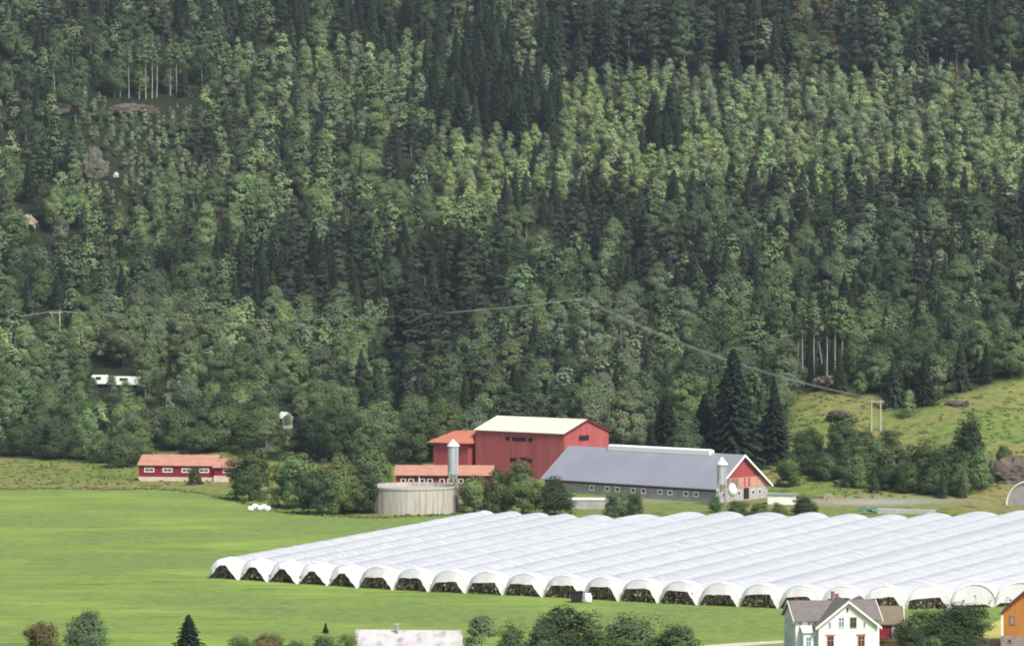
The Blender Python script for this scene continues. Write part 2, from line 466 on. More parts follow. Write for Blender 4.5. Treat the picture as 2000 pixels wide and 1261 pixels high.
for k in range(NTUN):
    L0, R0 = np.array(fpt[k]), np.array(fpt[k + 1])
    L1, R1 = np.array(rb[k]), np.array(rb[k + 1])
    C0, C1 = (L0 + R0) / 2, (L1 + R1) / 2
    D = C1 - C0; LEN = float(np.hypot(*D)); D = D / LEN
    root_loc = (float(C0[0]), float(C0[1]), 0)
    lab = tun_note.get(k)
    if lab is None:
        if k < 18: lab = f'long white arched polytunnel, {ORD[k]} along the row counting from the open meadow'
        else: lab = {18: 'white polytunnel behind the ridge of the red-walled outbuilding', 19: 'white polytunnel ending behind the dark bushes beside the red outbuilding', 20: 'white polytunnel with a dark hoop showing in its closed end, beyond the bushes',
                     21: 'white polytunnel ending just behind the ochre barn, with a dark hoop', 22: 'white polytunnel passing behind the gable of the ochre barn', 23: 'white polytunnel farthest from the meadow, cut by the picture edge'}[k]
    root = empty('polytunnel', root_loc, label=lab, cat='polytunnel', group='white polytunnels side by side on the meadow')
    # cover
    bay = 2.15
    ns = int(LEN / .43)
    npf = 18
    s = np.linspace(0, 1, ns + 1)
    phi = np.linspace(0, math.pi, npf + 1)
    rr = np.random.default_rng(100 + k)
    nb = int(LEN / bay) + 3
    bh = rr.normal(0, .035, nb); pf = rr.uniform(.35, 1.2, nb) * (.45 if k in (12, 13, 15) else 1.0)
    pos = s * LEN
    bi = np.minimum((pos / bay).astype(int), nb - 2)
    fr = pos / bay - bi
    hoop_h = bh[bi] * (1 - fr) + bh[bi + 1] * fr
    puff = -.44 * pf[bi] * np.sin(math.pi * fr) ** .8
    Lp = L0[None] * (1 - s[:, None]) + L1[None] * s[:, None]
    Rp = R0[None] * (1 - s[:, None]) + R1[None] * s[:, None]
    valley = np.minimum(1.1, .05 + .8 * pos / 1.6) if 0 < k else np.full(ns + 1, .3)
    x = (1 - np.cos(phi)) / 2                      # 0..1 across
    prof = np.sin(phi) ** .95
    V = np.zeros((ns + 1, npf + 1, 3))
    V[..., :2] = Lp[:, None] * (1 - x)[None, :, None] + Rp[:, None] * x[None, :, None]
    vl = valley if k else np.linspace(.05, .05, ns + 1)
    vz = vl[:, None] * (1 - x)[None] + np.minimum(1.1, .05 + .8 * pos / 1.6)[:, None] * x[None]
    skew = np.sin(pos[:, None] * 2.92 + phi[None] * 2.4 + rr.uniform(0, 6)) * .035
    V[..., 2] = vz + (TH - vz) * prof[None] * (1 + (hoop_h + puff)[:, None] / TH * np.minimum(1, prof[None] * 1.3)) + skew * prof[None]
    V[..., 2] += .04 * rr.normal(0, 1, (ns + 1, 1)) * prof[None] * .5
    V[..., :2] -= C0
    idx = np.arange((ns + 1) * (npf + 1)).reshape(ns + 1, npf + 1)
    Qd = np.stack([idx[:-1, :-1], idx[1:, :-1], idx[1:, 1:], idx[:-1, 1:]], -1).reshape(-1, 4)
    # tie ropes running slantwise over the film, pattern of the cover itself
    rv, rq = [], []
    for q in range(1, int(LEN / bay) - 1):
        r0 = int(round(q * bay / .43)); r1 = min(ns, r0 + 4)
        prev = None
        for c_ in range(2, npf - 1, 2):
            p = V[min(int(round(r0 + (r1 - r0) * (c_ / npf))), ns), c_] + np.array([0, 0, .03])
            rv += [p - np.array([D[0], D[1], 0]) * .05, p + np.array([D[0], D[1], 0]) * .05]
            if prev is not None: rq.append((len(rv) - 4, len(rv) - 3, len(rv) - 1, len(rv) - 2))
            prev = p
    nv = (ns + 1) * (npf + 1)
    mi = np.concatenate([np.zeros(len(Qd)), np.ones(len(rq))]).astype(np.int32)
    o = bpy.data.objects.new('cover', np_mesh('cover', np.concatenate([V.reshape(-1, 3), np.array(rv)]), np.concatenate([Qd, np.array(rq) + nv]), [M['plastic'], M['rope']], mi=mi, smooth=True)); COL.objects.link(o); o.parent = root
    # local frame at the mouth: a across (unit), D along
    A = (R0 - L0); W = float(np.hypot(*A)); A = A / W
    def P(a, z, y):                                # a across from the middle, z height, y inwards
        p = A * a + D * y
        return (float(p[0]), float(p[1]), float(z))
    hw = W / 2
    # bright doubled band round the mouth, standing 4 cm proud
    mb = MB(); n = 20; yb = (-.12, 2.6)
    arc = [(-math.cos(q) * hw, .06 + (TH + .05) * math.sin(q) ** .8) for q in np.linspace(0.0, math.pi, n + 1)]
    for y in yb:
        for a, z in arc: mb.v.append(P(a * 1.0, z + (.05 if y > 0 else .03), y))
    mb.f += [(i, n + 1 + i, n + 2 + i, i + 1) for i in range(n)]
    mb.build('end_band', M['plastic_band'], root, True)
    # end curtain with its opening
    hop = [2.5, 2.45, 2.5, 2.4, 2.35, 2.2, 2.3, 2.05, 2.2, 2.1, 2.15, 2.1, 2.2, 2.15, 2.1, 2.15, 2.05, 2.05, 2.1, 1.85, .55, .7, .7, .7][k]
    top = .09 if k < 5 else (.29 if k < 19 else .34)
    hop *= 1 if k < 5 or k > 19 else rr.uniform(.95, 1.12); ta, tb = top * rr.uniform(.85, 1.1), top * rr.uniform(.8, 1.1)
    inner = []
    ip = [(-hw + .16, 0), (-W * ta, hop * (rr.uniform(.82, 1.04) if k >= 5 else 1)), (W * tb, hop), (hw - .16, 0)]
    cum = [0, .36, .64, 1]
    for i in range(n + 1):
        q = i / n
        j = 0 if q < .36 else (1 if q < .64 else 2)
        e = (q - cum[j]) / (cum[j + 1] - cum[j])
        inner.append((ip[j][0] * (1 - e) + ip[j + 1][0] * e, ip[j][1] * (1 - e) + ip[j + 1][1] * e))
    mb = MB(); nr = 5
    for a_i in range(n + 1):
        for r_i in range(nr + 1):
            e = r_i / nr
            a = arc[a_i][0] * (1 - e) + inner[a_i][0] * e
            z = arc[a_i][1] * (1 - e) + inner[a_i][1] * e
            mb.v.append(P(a, max(.02, z + rr.normal(0, .03) * (e > 0)), -.02 - 1.1 * e + .10 * math.sin(a_i * 1.9 + k) * e + rr.normal(0, .05) * e))
    mb.f += [(i * (nr + 1) + j, (i + 1) * (nr + 1) + j, (i + 1) * (nr + 1) + j + 1, i * (nr + 1) + j + 1) for i in range(n) for j in range(nr)]
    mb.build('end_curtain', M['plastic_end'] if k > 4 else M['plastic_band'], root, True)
    # hoop at the mouth and support posts
    mb = MB()
    for i in range(n): mb.tube(P(arc[i][0] * .97, arc[i][1] * .97, .3), P(arc[i + 1][0] * .97, arc[i + 1][1] * .97, .3), .035, n=5) if k < 20 else mb.tube(P(arc[i][0], arc[i][1] + .09, -.2), P(arc[i + 1][0], arc[i + 1][1] + .09, -.2), .09, n=5)
    mb.build('hoop', M['hoop'], root)
    for a in (-.95, .8):
        mb = MB(); mb.tube(P(a, 0, .5), P(a + .05, hop + .2, .5), .07, n=6); mb.build('support_post', M['wood_pole'], root)
    # soft fruit rows
    for a in (-hw * .58, 0, hw * .58):
        for y in np.arange(-.2, 12, .55):
            nn = 34
            ctr = np.array([A[0] * a + D[0] * y + C0[0], A[1] * a + D[1] * y + C0[1], .85 + (.25 if a == 0 else -.1)])
            pp = ctr + rr.normal(0, 1, (nn, 3)) * np.array([.42, .3, .42])
            pp[:, 2] = np.clip(pp[:, 2], .05, 2.3)
            u1 = rr.normal(0, 1, (nn, 3)); u1 /= np.linalg.norm(u1, axis=1)[:, None]
            u2 = np.cross(u1, rr.normal(0, 1, (nn, 3))); u2 /= np.linalg.norm(u2, axis=1)[:, None]
            sz = .17
            q4 = np.stack([pp - u1 * sz - u2 * sz, pp + u1 * sz - u2 * sz, pp + u1 * sz + u2 * sz, pp - u1 * sz + u2 * sz], 1)
            crop_v.append(q4.reshape(-1, 3))
cv = np.concatenate(crop_v); cq = np.arange(len(cv)).reshape(-1, 4)
mcrop = mat('crop_leaf', (.16, .17, .075), (.24, .18, .12), .8, .9)
o = bpy.data.objects.new('crop_foliage', np_mesh('crop_foliage', cv, cq, [mcrop])); COL.objects.link(o)
tag(o, kind='stuff', label='brown-green soft fruit rows growing inside the tunnel mouths')

# dark bin and white sack at a tunnel mouth
X, Y, Z = hit(1126, 1176)
rt = empty('storage_bin', (X, Y - .3, .03), .15, label='dark square bin standing open at a tunnel mouth', cat='bin')
mb = MB(); mb.prism([(-.75, 0), (.75, 0), (1.0, 1.75), (-1.0, 1.75)], -.6, .6, 'y'); mb.build('bin_body', M['dark'], rt)
mb = MB(); mb.box(-1.06, 1.06, -.68, -.58, 1.7, 1.82).box(-1.06, 1.06, .58, .68, 1.7, 1.82).box(-1.06, -.98, -.58, .58, 1.7, 1.82).box(.98, 1.06, -.58, .58, 1.7, 1.82); mb.build('rim', M['dark'], rt)
X, Y, Z = hit(1146, 1177)
mb = MB(); prof = [(0.02, 0), (.62, .05), (.72, .5), (.66, 1.0), (.5, 1.35), (.55, 1.6), (.1, 1.66), (0.01, 1.5)]
mb.lathe(prof, 14)
mb.v = [(x + .08 * math.sin(5 * z + x * 4), y + .06 * math.cos(7 * z), z) for x, y, z in mb.v]
o = mb.build('bulk_sack', M['white_clean'], None, True); o.location = (X + .15, Y - .4, .03); tag(o, 'white bulk sack slumped beside the dark bin', 'sack')

# ------------------------------------------------------------------ building helpers
def window(parent, face, a, z, wd, hg, glass='glass', trimm='trim', off=0.0, cross=False, name='window', lab=None, fr=.14):
    """face: ('y', y0, -1) wall at y0 looking to -y;  ('x', x0, +1) wall at x0 looking to +x.  a: centre along the wall, z: centre height."""
    ax, c, sg = face
    def B(mb, a0, a1, z0, z1, d0, d1):
        lo, hi = sorted((c + sg * d0, c + sg * d1))
        if ax == 'y': mb.box(a0, a1, lo, hi, z0, z1)
        else: mb.box(lo, hi, a0, a1, z0, z1)
    mb = MB(); t_ = fr
    B(mb, a - wd / 2, a + wd / 2, z + hg / 2 - t_, z + hg / 2, off, off + .09)
    B(mb, a - wd / 2, a + wd / 2, z - hg / 2, z - hg / 2 + t_, off, off + .09)
    B(mb, a - wd / 2, a - wd / 2 + t_, z - hg / 2 + t_, z + hg / 2 - t_, off, off + .09)
    B(mb, a + wd / 2 - t_, a + wd / 2, z - hg / 2 + t_, z + hg / 2 - t_, off, off + .09)
    if cross:
        B(mb, a - .035, a + .035, z - hg / 2 + t_, z + hg / 2 - t_, off + .03, off + .08)
        B(mb, a - wd / 2 + t_, a - .035, z + .12, z + .19, off + .03, off + .08)
        B(mb, a + .035, a + wd / 2 - t_, z + .12, z + .19, off + .03, off + .08)
    fo_ = mb.build(name, M[trimm], parent)
    if lab: fo_['label'] = lab
    mb = MB(); B(mb, a - wd / 2 + t_, a + wd / 2 - t_, z - hg / 2 + t_, z + hg / 2 - t_, off + .003, off + .025)
    mb.build('pane', M[glass], fo_)
    return fo_

def gable_body(L, W, he, ha, x0=None):
    """closed pentagonal body, ridge along x, centred"""
    return MB().prism([(-W / 2, 0), (W / 2, 0), (W / 2, he), (0, ha), (-W / 2, he)], -L / 2, L / 2, 'x')

def gable_roof(L, W, he, ha, ov=.5, t=.18, ovx=.5, front=True, back=True):
    k = (ha - he) / (W / 2)
    out = MB()
    e = W / 2 + ov; ze = he - ov * k + t; zr = ha + t
    if front: out.slab((-L / 2 - ovx, -e, ze), (L / 2 + ovx, -e, ze), (L / 2 + ovx, 0, zr), (-L / 2 - ovx, 0, zr), t * .9)
    if back: out.slab((-L / 2 - ovx, .002, zr), (L / 2 + ovx, .002, zr), (L / 2 + ovx, e, ze), (-L / 2 - ovx, e, ze), t * .9)
    return out

# ------------------------------------------------------------------ grey-roofed barn
TH1 = math.radians(42); L, W = 53.0, 20.0
HE, HA = 3.5, 10.6
cA = Vector((47.4, 715, 0))                                     # near corner of the wall
ux = Vector((math.cos(TH1), -math.sin(TH1), 0)); uy = Vector((math.sin(TH1), math.cos(TH1), 0))
cen = cA - ux * L / 2 + uy * W / 2
barn = empty('barn', cen, -TH1, label='long barn with wide grey sheet-metal roof, red and bare-board gable, small white windows', cat='barn')
gable_body(L, W, HE, HA).build('wall', M['pale_wall'], barn)
MB().box(-L / 2, L / 2, -W / 2 - .05, -W / 2 - .003, 2.5, HE - .1).build('eave_shade_strip', M['dark_red'], barn)  # dark strip standing in for the shadow line beneath the eave
rf = gable_roof(L, W, HE, HA, .7, .2, .9).build('roof', M['grey_roof'], barn)
mb = MB(); x0, x1 = -L / 2 + 12.5, L / 2 - 9.0
mb.prism([(-.9, HA - .35), (-.9, HA + .75), (0, HA + 1.05), (.9, HA + .75), (.9, HA - .35)], x0, x1, 'x'); mb.build('ridge_vent', M['white_clean'], rf)
mb = MB(); k_ = (HA - HE) / (W / 2)
for sg in (-1, 1):                                             # pale verge boards on the near gable
    e = W / 2 + .75
    a = (L / 2 + .92, sg * e, HE - .75 * k_ + .26); b_ = (L / 2 + .92, 0, HA + .26)
    mb.add([a, b_, (b_[0], b_[1], b_[2] - .55), (a[0], a[1], a[2] - .55), (a[0] + .12, a[1], a[2]), (b_[0] + .12, b_[1], b_[2]), (b_[0] + .12, b_[1], b_[2] - .55), (a[0] + .12, a[1], a[2] - .55)],
           [(0, 1, 2, 3), (7, 6, 5, 4), (0, 4, 5, 1), (3, 2, 6, 7), (0, 3, 7, 4), (1, 5, 6, 2)])
mb.build('verge_board', M['trim'], rf)
def hwz(z): return (HA - z) / k_ if z > HE else W / 2
xg = L / 2
mb = MB(); mb.prism([(-hwz(5.5) + .05, 5.5), (hwz(5.5) - .05, 5.5), (0, HA - .1)], xg + .003, xg + .09, 'x'); mb.build('gable_cladding', M['red'], barn)
mb = MB(); mb.prism([(-hwz(3.1) + .05, 3.1), (hwz(3.1) - .05, 3.1), (hwz(5.5) - .05, 5.497), (-hwz(5.5) + .05, 5.497)], xg + .003, xg + .06, 'x')
bp = mb.build('board_panel', M['boards'], barn); bp['label'] = 'bare weathered pinkish boards across the middle of the gable'
for yy, wd in ((-5.2, 1.1), (-2.9, 2.6), (1.0, .5), (2.6, .5)):
    mb = MB(); mb.box(xg + .063, xg + .12, yy - wd / 2, yy + wd / 2, 3.3, 5.3); mb.build('shutter', M['tan'] if wd > 1 else M['red'], barn)
for yy in (-7.2, -4.6, -1.2, 4.2, 6.8): window(barn, ('x', xg, 1), yy, 1.75, 1.1, 1.2)
mb = MB(); mb.box(xg + .003, xg + .07, .6, 2.6, .3, 2.9); mb.build('door', M['dark'], barn)
for u in (1156, 1186, 1206, 1237, 1257, 1289, 1309, 1340, 1360):   # windows along the front wall
    tt = (u - 1000) / F
    # point cA - ux*s with X/Y = tt
    s_ = (47.4 - tt * 715) / (ux.x - tt * ux.y)
    window(barn, ('y', -W / 2, -1), L / 2 - s_, 1.7, 1.6, 1.35, fr=.36)

# low concrete bunker and retaining wall before the barn
b2 = at(1148, 1004, 697)
bk = empty('retaining_wall', (b2[0], 699, 0), -.1, label='low pale concrete block with capping slab below the grey-roofed barn', cat='retaining wall')
MB().box(-3.9, 3.9, -1.6, 1.6, 0, 2.0).build('wall', M['concrete_plain'], bk)
MB().box(-4.1, 4.1, -1.75, 1.75, 2.0, 2.3).build('coping', M['trim'], bk)

# ------------------------------------------------------------------ tall red barn
TH2 = math.radians(40); L2, W2 = 28.0, 17.2; HE2, HA2 = 11.6, 14.7
Q2 = 1.05; L2 *= Q2; W2 *= Q2
cA = Vector((12.5 * Q2, 735 * Q2, 1.4)); ux2 = Vector((math.cos(TH2), -math.sin(TH2), 0)); uy2 = Vector((math.sin(TH2), math.cos(TH2), 0))
cen = cA - ux2 * L2 / 2 + uy2 * W2 / 2
rb_ = empty('red_barn', cen, -TH2, label='tall windowless-looking red barn with pale cream roof and narrow dark vents', cat='barn')
gable_body(L2, W2, HE2, HA2).build('wall', M['red_panel'], rb_)
gable_roof(L2, W2, HE2, HA2, .45, .2, .35).build('roof', M['cream_roof'], rb_)
mb = MB()
for sg in (-1, 1):
    k2 = (HA2 - HE2) / (W2 / 2); e = W2 / 2 + .46
    a = (L2 / 2 + .36, sg * e, HE2 - .46 * k2 + .22); b_ = (L2 / 2 + .36, 0, HA2 + .22)
    mb.add([a, b_, (b_[0], b_[1], b_[2] - .4), (a[0], a[1], a[2] - .4), (a[0] + .08, a[1], a[2]), (b_[0] + .08, b_[1], b_[2]), (b_[0] + .08, b_[1], b_[2] - .4), (a[0] + .08, a[1], a[2] - .4)],
           [(0, 1, 2, 3), (7, 6, 5, 4), (0, 4, 5, 1), (3, 2, 6, 7), (0, 3, 7, 4), (1, 5, 6, 2)])
mb.build('verge_board', M['dark_red'], rb_)
def slot(par, face, a, z, wd, hg, m='dark', name='vent'):
    ax, c, sg = face; mb = MB(); lo, hi = sorted((c + sg * .003, c + sg * .05))
    (mb.box(a - wd / 2, a + wd / 2, lo, hi, z - hg / 2, z + hg / 2) if ax == 'y' else mb.box(lo, hi, a - wd / 2, a + wd / 2, z - hg / 2, z + hg / 2)); return mb.build(name, M[m], par)
def sx2(u):
    tt = (u - 1000) / F
    return L2 / 2 - Q2 * (12.5 - tt * 735) / (ux2.x - tt * ux2.y)
fy = ('y', -W2 / 2, -1)
for u, wd, z in ((992, 1.2, 9.7), (1014, 4.6, 9.7), (1036, 1.3, 9.7), (1003, 2.2, 4.4), (1022, 2.4, 4.6), (1035, 1.6, 4.4)):
    slot(rb_, fy, sx2(u), z, wd, 1.0)
window(rb_, ('x', L2 / 2, 1), -1.2, 10.2, 4.2, 1.4, trimm='dark_red', glass='dark', name='louvre')
# orange-roofed wing
wx, wy, _ = at(900, 862, 797)
wing = empty('barn_annex', (wx - 1.0, 797, 1.8), -.55, label='small red annex with bright orange hipped roof beside the tall red barn', cat='annex')
MB().box(-4.6, 6, -4, 4, -3, 8.0).build('wall', M['red'], wing)
mb = MB(); mb.add([(-6.2, -5, 7.7), (7, -5, 7.7), (7, 5, 7.7), (-6.2, 5, 7.7), (-.8, 0, 10.6), (6, 0, 10.9)], [(0, 1, 5, 4), (1, 2, 5), (2, 3, 4, 5), (3, 0, 4), (3, 2, 1, 0)]); mb.build('roof', M['orange_roof'], wing)

# ------------------------------------------------------------------ long shed behind the tank
sx, sy, _ = at(840, 960, 738)
sh = empty('long_shed', (sx + 3.5, 742, .5), -.05, label='long low red shed with faded orange roof partly behind the concrete tank', cat='shed')
LS, WS = 23.0, 9.0
gable_body(LS, WS, 4.6, 6.4).build('wall', M['bright_red'], sh)
gable_roof(LS, WS, 4.6, 6.4, .7, .16).build('roof', M['pink_roof'], sh)
for u in (797, 834, 873, 910):
    xx = (u - 1000) * 737.5 / F - (sx + 3.5)
    for dx in (-.95, .95): window(sh, ('y', -WS / 2, -1), xx + dx, 3.0, 1.25, 1.2, fr=.2, cross=False)
mb = MB(); mb.tube(((820 - 1000) * 736 / F - sx - 3.5, -WS / 2 - .4, 0), ((820 - 1000) * 736 / F - sx - 3.5, -WS / 2 - .4, 4.2), .1); mb.build('downpipe', M['trim'], sh)

# ------------------------------------------------------------------ left long shed, two roof steps
lx, ly, lz = hit(357, 940)
ls = empty('long_shed', (lx, ly + 5.5, lz - .15), -.16, label='low red shed with stepped faded orange roof and cream base at the meadow corner', cat='shed')
def part_shed(par, xa, xb, he, ha, W_, base=1.2, y_off=0):
    L_ = xb - xa; cx = (xa + xb) / 2
    def sh_(mb): mb.v = [(x + cx, y + y_off, z) for x, y, z in mb.v]; return mb
    sh_(gable_body(L_, W_, he, ha)).build('wall', M['bright_red'], par)
    r_ = sh_(gable_roof(L_, W_, he, ha, .5, .16, .35)).build('roof', M['pink_roof'], par)
    sh_(MB().box(-L_ / 2 - .02, L_ / 2 + .02, -W_ / 2 - .06, -W_ / 2 - .003, 0, base)).build('foundation', M['cream_wall'], par)
    sh_(MB().box(-L_ / 2 - .06, -L_ / 2 - .003, -W_ / 2 - .06, W_ / 2, 0, base)).build('foundation', M['cream_wall'], par)
    return r_
r1 = part_shed(ls, -11.0, 9.0, 4.3, 6.5, 9)
r2 = part_shed(ls, 9.05, 20.0, 3.9, 5.7, 9.4, 1.7, -.6)
MB().box(-8.6, -8.3, -.4, .4, 6.3, 7.2).build('chimney', M['tan'], r1)
for xx in (-8.2, -3.4, 1.6, 6.2): window(ls, ('y', -4.5, -1), xx, 2.95, 2.6, 1.15, fr=.22, cross=True)
for xx in (12.6, 16.4): window(ls, ('y', -5.3, -1), xx, 2.9, 2.4, 1.0, fr=.2)

# ------------------------------------------------------------------ concrete tank
tx, ty, _ = at(810, 1007, 688)
tank = empty('slurry_tank', (tx - .3, 690, 0), label='round weathered concrete slurry tank with pale stained staves', cat='tank')
mb = MB(); Rt, Ht = 10.1, 5.9
mb.lathe([(Rt, -.2), (Rt, Ht), (Rt - .35, Ht), (Rt - .35, Ht - 1.4)], 60); tw = mb.build('wall', M['concrete'], tank, False)
mb = MB(); mb.lathe([(Rt + .03, Ht - .45), (Rt + .14, Ht - .45), (Rt + .14, Ht - .2), (Rt + .03, Ht - .2)], 60); mb.build('ring_beam', M['concrete_plain'], tank)
mb = MB(); mb.lathe([(Rt - .36, Ht - .9), (.05, Ht - .55)], 60); mb.build('cover', M['concrete_plain'], tank)
for k in range(44):
    a = -math.pi + k * math.tau / 44 + .03
    if math.sin(a) < .25:
        c_, s_ = math.cos(a), math.sin(a)
        mb = MB(); mb.tube((c_ * (Rt + .02), s_ * (Rt + .02), 0), (c_ * (Rt + .02), s_ * (Rt + .02), Ht - .46), .05, n=5)
        mb.build('stave_joint', M['concrete'], tank)
mb = MB(); mb.tube((9.9, -2.2, 0), (9.9, -2.2, 6.4), .09); mb.tube((9.9, -2.2, 6.0), (11.6, -2.2, 6.0), .08); mb.build('fill_pipe', M['steel'], tank)

# ------------------------------------------------------------------ feed silos
def silo(u, Y, tip, shoulder, bot, rad, lab, z0=0.0):
    X = (u - 1000) * Y / F; zz = lambda v: H - (v - V0) * Y / F - z0
    rt = empty('feed_silo', (X, Y, z0), label=lab, cat='silo', group='tall galvanised feed silos')
    zt, zs, zb = zz(tip), zz(shoulder), zz(bot)
    MB().lathe([(rad, zb), (rad, zs)], 28).build('silo_body', M['steel'], rt, True)
    MB().lathe([(rad, zb), (.35, zb - rad * 1.25), (.3, zb - rad * 1.25 - .4)], 24).build('hopper', M['steel'], rt, True)
    cap = MB().lathe([(rad + .22, zs - .25), (rad + .25, zs), (.35, zt - .25), (.3, zt), (0.01, zt + .05)], 24).build('cap', M['white_clean'], rt, True)
    for k in range(4):
        a = math.pi / 4 + k * math.pi / 2
        MB().tube((math.cos(a) * rad * .95, math.sin(a) * rad * .95, 0), (math.cos(a) * rad * .97, math.sin(a) * rad * .97, zb + .6), .11).build('leg', M['steel'], rt)
    mb = MB()
    for k in range(4):
        a, b_ = math.pi / 4 + k * math.pi / 2, math.pi / 4 + (k + 1) * math.pi / 2
        mb.tube((math.cos(a) * rad * .95, math.sin(a) * rad * .95, zb * .2), (math.cos(b_) * rad * .95, math.sin(b_) * rad * .95, zb * .75), .05, n=5)
    mb.build('brace', M['grey'], rt)
    mb = MB()
    for sx_ in (-.2, .2): mb.tube((sx_ + rad * .5, -rad * .98, .4), (sx_ + rad * .5, -rad * .98, zs), .035, n=5)
    for z in np.arange(.8, zs, .45): mb.tube((rad * .5 - .2, -rad * .98, z), (rad * .5 + .2, -rad * .98, z), .025, n=4)
    mb.build('ladder', M['grey'], rt)
    return rt
silo(885, 722, 858, 869, 925, 1.28, 'tall pale silo standing behind the concrete tank')
silo(1410, 706, 893, 905, 945, 1.12, 'pale silo in front of the red gable of the grey-roofed barn')
X, Y = (1430 - 1000) * 705 / F, 705
tk = empty('water_tank', (X, Y, 0), label='small rounded white tank on a post beside the silo and gable', cat='tank')
MB().lathe([(.02, 2.2), (.6, 2.4), (1.02, 3.1), (1.05, 3.9), (.7, 4.9), (.25, 5.25), (.02, 5.3)], 20).build('tank_body', M['white_clean'], tk, True)
for dx in (-.45, .45): MB().tube((dx, 0, 0), (dx * .8, 0, 2.7), .1).build('leg', M['steel'], tk)

# low white shed right of the barn
X, Y = (1527 - 1000) * 712 / F, 712
ws = empty('small_shed', (X, Y, gz(X, Y) - .2), -.2, label='low white flat-roofed shed behind the corner of the gabled barn', cat='shed')
MB().box(-3.1, 3.1, -1.8, 1.8, 0, 2.4).build('wall', M['white'], ws)
MB().box(-3.4, 3.4, -2.1, 2.1, 2.4, 2.62).build('roof', M['grey'], ws)
mb = MB(); mb.box(-.5, .5, -1.85, -1.803, .2, 2.0); mb.build('door', M['trim'], ws)

# ------------------------------------------------------------------ round bales
for i, (u, v) in enumerate([(490, 998), (498, 994), (507, 997), (515, 995), (523, 998)]):
    X, Y, Z = hit(u, v)
    mb = MB(); n = 20; pr = [(.02, -.58), (.5, -.6), (.6, -.5), (.63, -.2), (.63, .2), (.6, .5), (.5, .6), (.02, .58)]
    mb.lathe(pr, n); mb.v = [(z, x, y + .6) for x, y, z in mb.v]
    o = mb.build('hay_bale', M['bale'], None, True); o.location = (X, Y, Z); o.rotation_euler = (0, 0, .3 * i)
    tag(o, ['white-wrapped bale at the meadow-side end of the little row', 'white-wrapped bale, second from the meadow-side end, set slightly back', 'middle white-wrapped bale of the little row', 'white-wrapped bale, second from the bushes end of the row', 'white-wrapped bale at the end nearest the dark bushes'][i], 'bale', 'white bales in front of the round bushes')

# ------------------------------------------------------------------ power line
def pole_pair(u, vb, vt, gap, lab, rz=0.0):
    X, Y, Z = hit(u, vb)
    h = (vb - vt) * Y / F
    rt = empty('power_pole', (X, Y, Z - .2), rz, label=lab, cat='power pole', group='twin-legged wooden power poles')
    for s_ in (-1, 1): MB().tube((s_ * gap / 2, 0, -.5), (s_ * gap / 2, 0, h + .2), .24, .17).build('pole', M['wood_pole'], rt)
    MB().box(-gap / 2 - .9, gap / 2 + .9, -.12, .12, h - .35, h - .08).build('crossarm', M['wood_pole'], rt)
    for x in (-gap / 2 - .7, 0, gap / 2 + .7): MB().tube((x, 0, h - .08), (x, 0, h + .4), .07, n=6).build('insulator', M['glass'], rt)
    return X, Y, Z + h + .25
PA = pole_pair(109, 668, 609, 2.6, 'pale twin power pole rising among the birches over the rough grass', .3)
PC = pole_pair(1711, 842, 781, 2.4, 'pale twin power pole standing on the open grassy knoll', -.25)
XB, YB = 140 * 905 / F, 905
PB = (XB, YB, H - (583 - V0) * YB / F)
hB = PB[2] - gz(XB, YB)
rt = empty('power_pole', (XB, YB, gz(XB, YB)), 0, label='twin power pole hidden among the crowns over the tall red barn', cat='power pole', group='twin-legged wooden power poles')
for s_ in (-1, 1): MB().tube((s_ * 1.2, 0, -.5), (s_ * 1.2, 0, hB - .4), .15, .12).build('pole', M['grey'], rt)
MB().box(-2.1, 2.1, -.12, .12, hB - .7, hB - .4).build('crossarm', M['grey'], rt)
PZ = at(-420, 650, PA[1] + 10)
PE = (PC[0] + 150, PC[1] - 70, PC[2] - 4)
def span(mb, a, b, sag, off, r=.055):
    a, b = Vector(a), Vector(b); n = 14
    side = Vector((b - a).cross(Vector((0, 0, 1)))).normalized() * off
    pts = [a.lerp(b, i / n) + side - Vector((0, 0, 4 * sag * (i / n) * (1 - i / n))) for i in range(n + 1)]
    for i in range(n): mb.tube(pts[i], pts[i + 1], r, n=4)
for off, lb in ((-1.0, 'downhill'), (0, 'middle'), (1.0, 'uphill')):
    mb = MB()
    span(mb, PZ, PA, 2.0, off); span(mb, PA, PB, 4.6, off); span(mb, PB, PC, 3.4, off)
    tag(mb.build('power_cable', M['cable']), f'{lb} one of the three thin pale cables strung between the twin poles', 'cable', 'three cables of the power line')
X, Y, Z = hit(1198, 900, 740)
Y = 806; X = 198 * Y / F; Z = gz(X, Y)
pp = empty('light_pole', (X, Y, Z), label='thin white pole behind the corner of the tall red barn', cat='pole')
zt = H - (800 - V0) * Y / F - Z
MB().tube((0, 0, -.3), (0, 0, zt), .16, .11).build('pole', M['wood_pole'], pp)
MB().box(-.4, .4, -.15, .15, zt, zt + .3).build('lamp_head', M['grey'], pp)

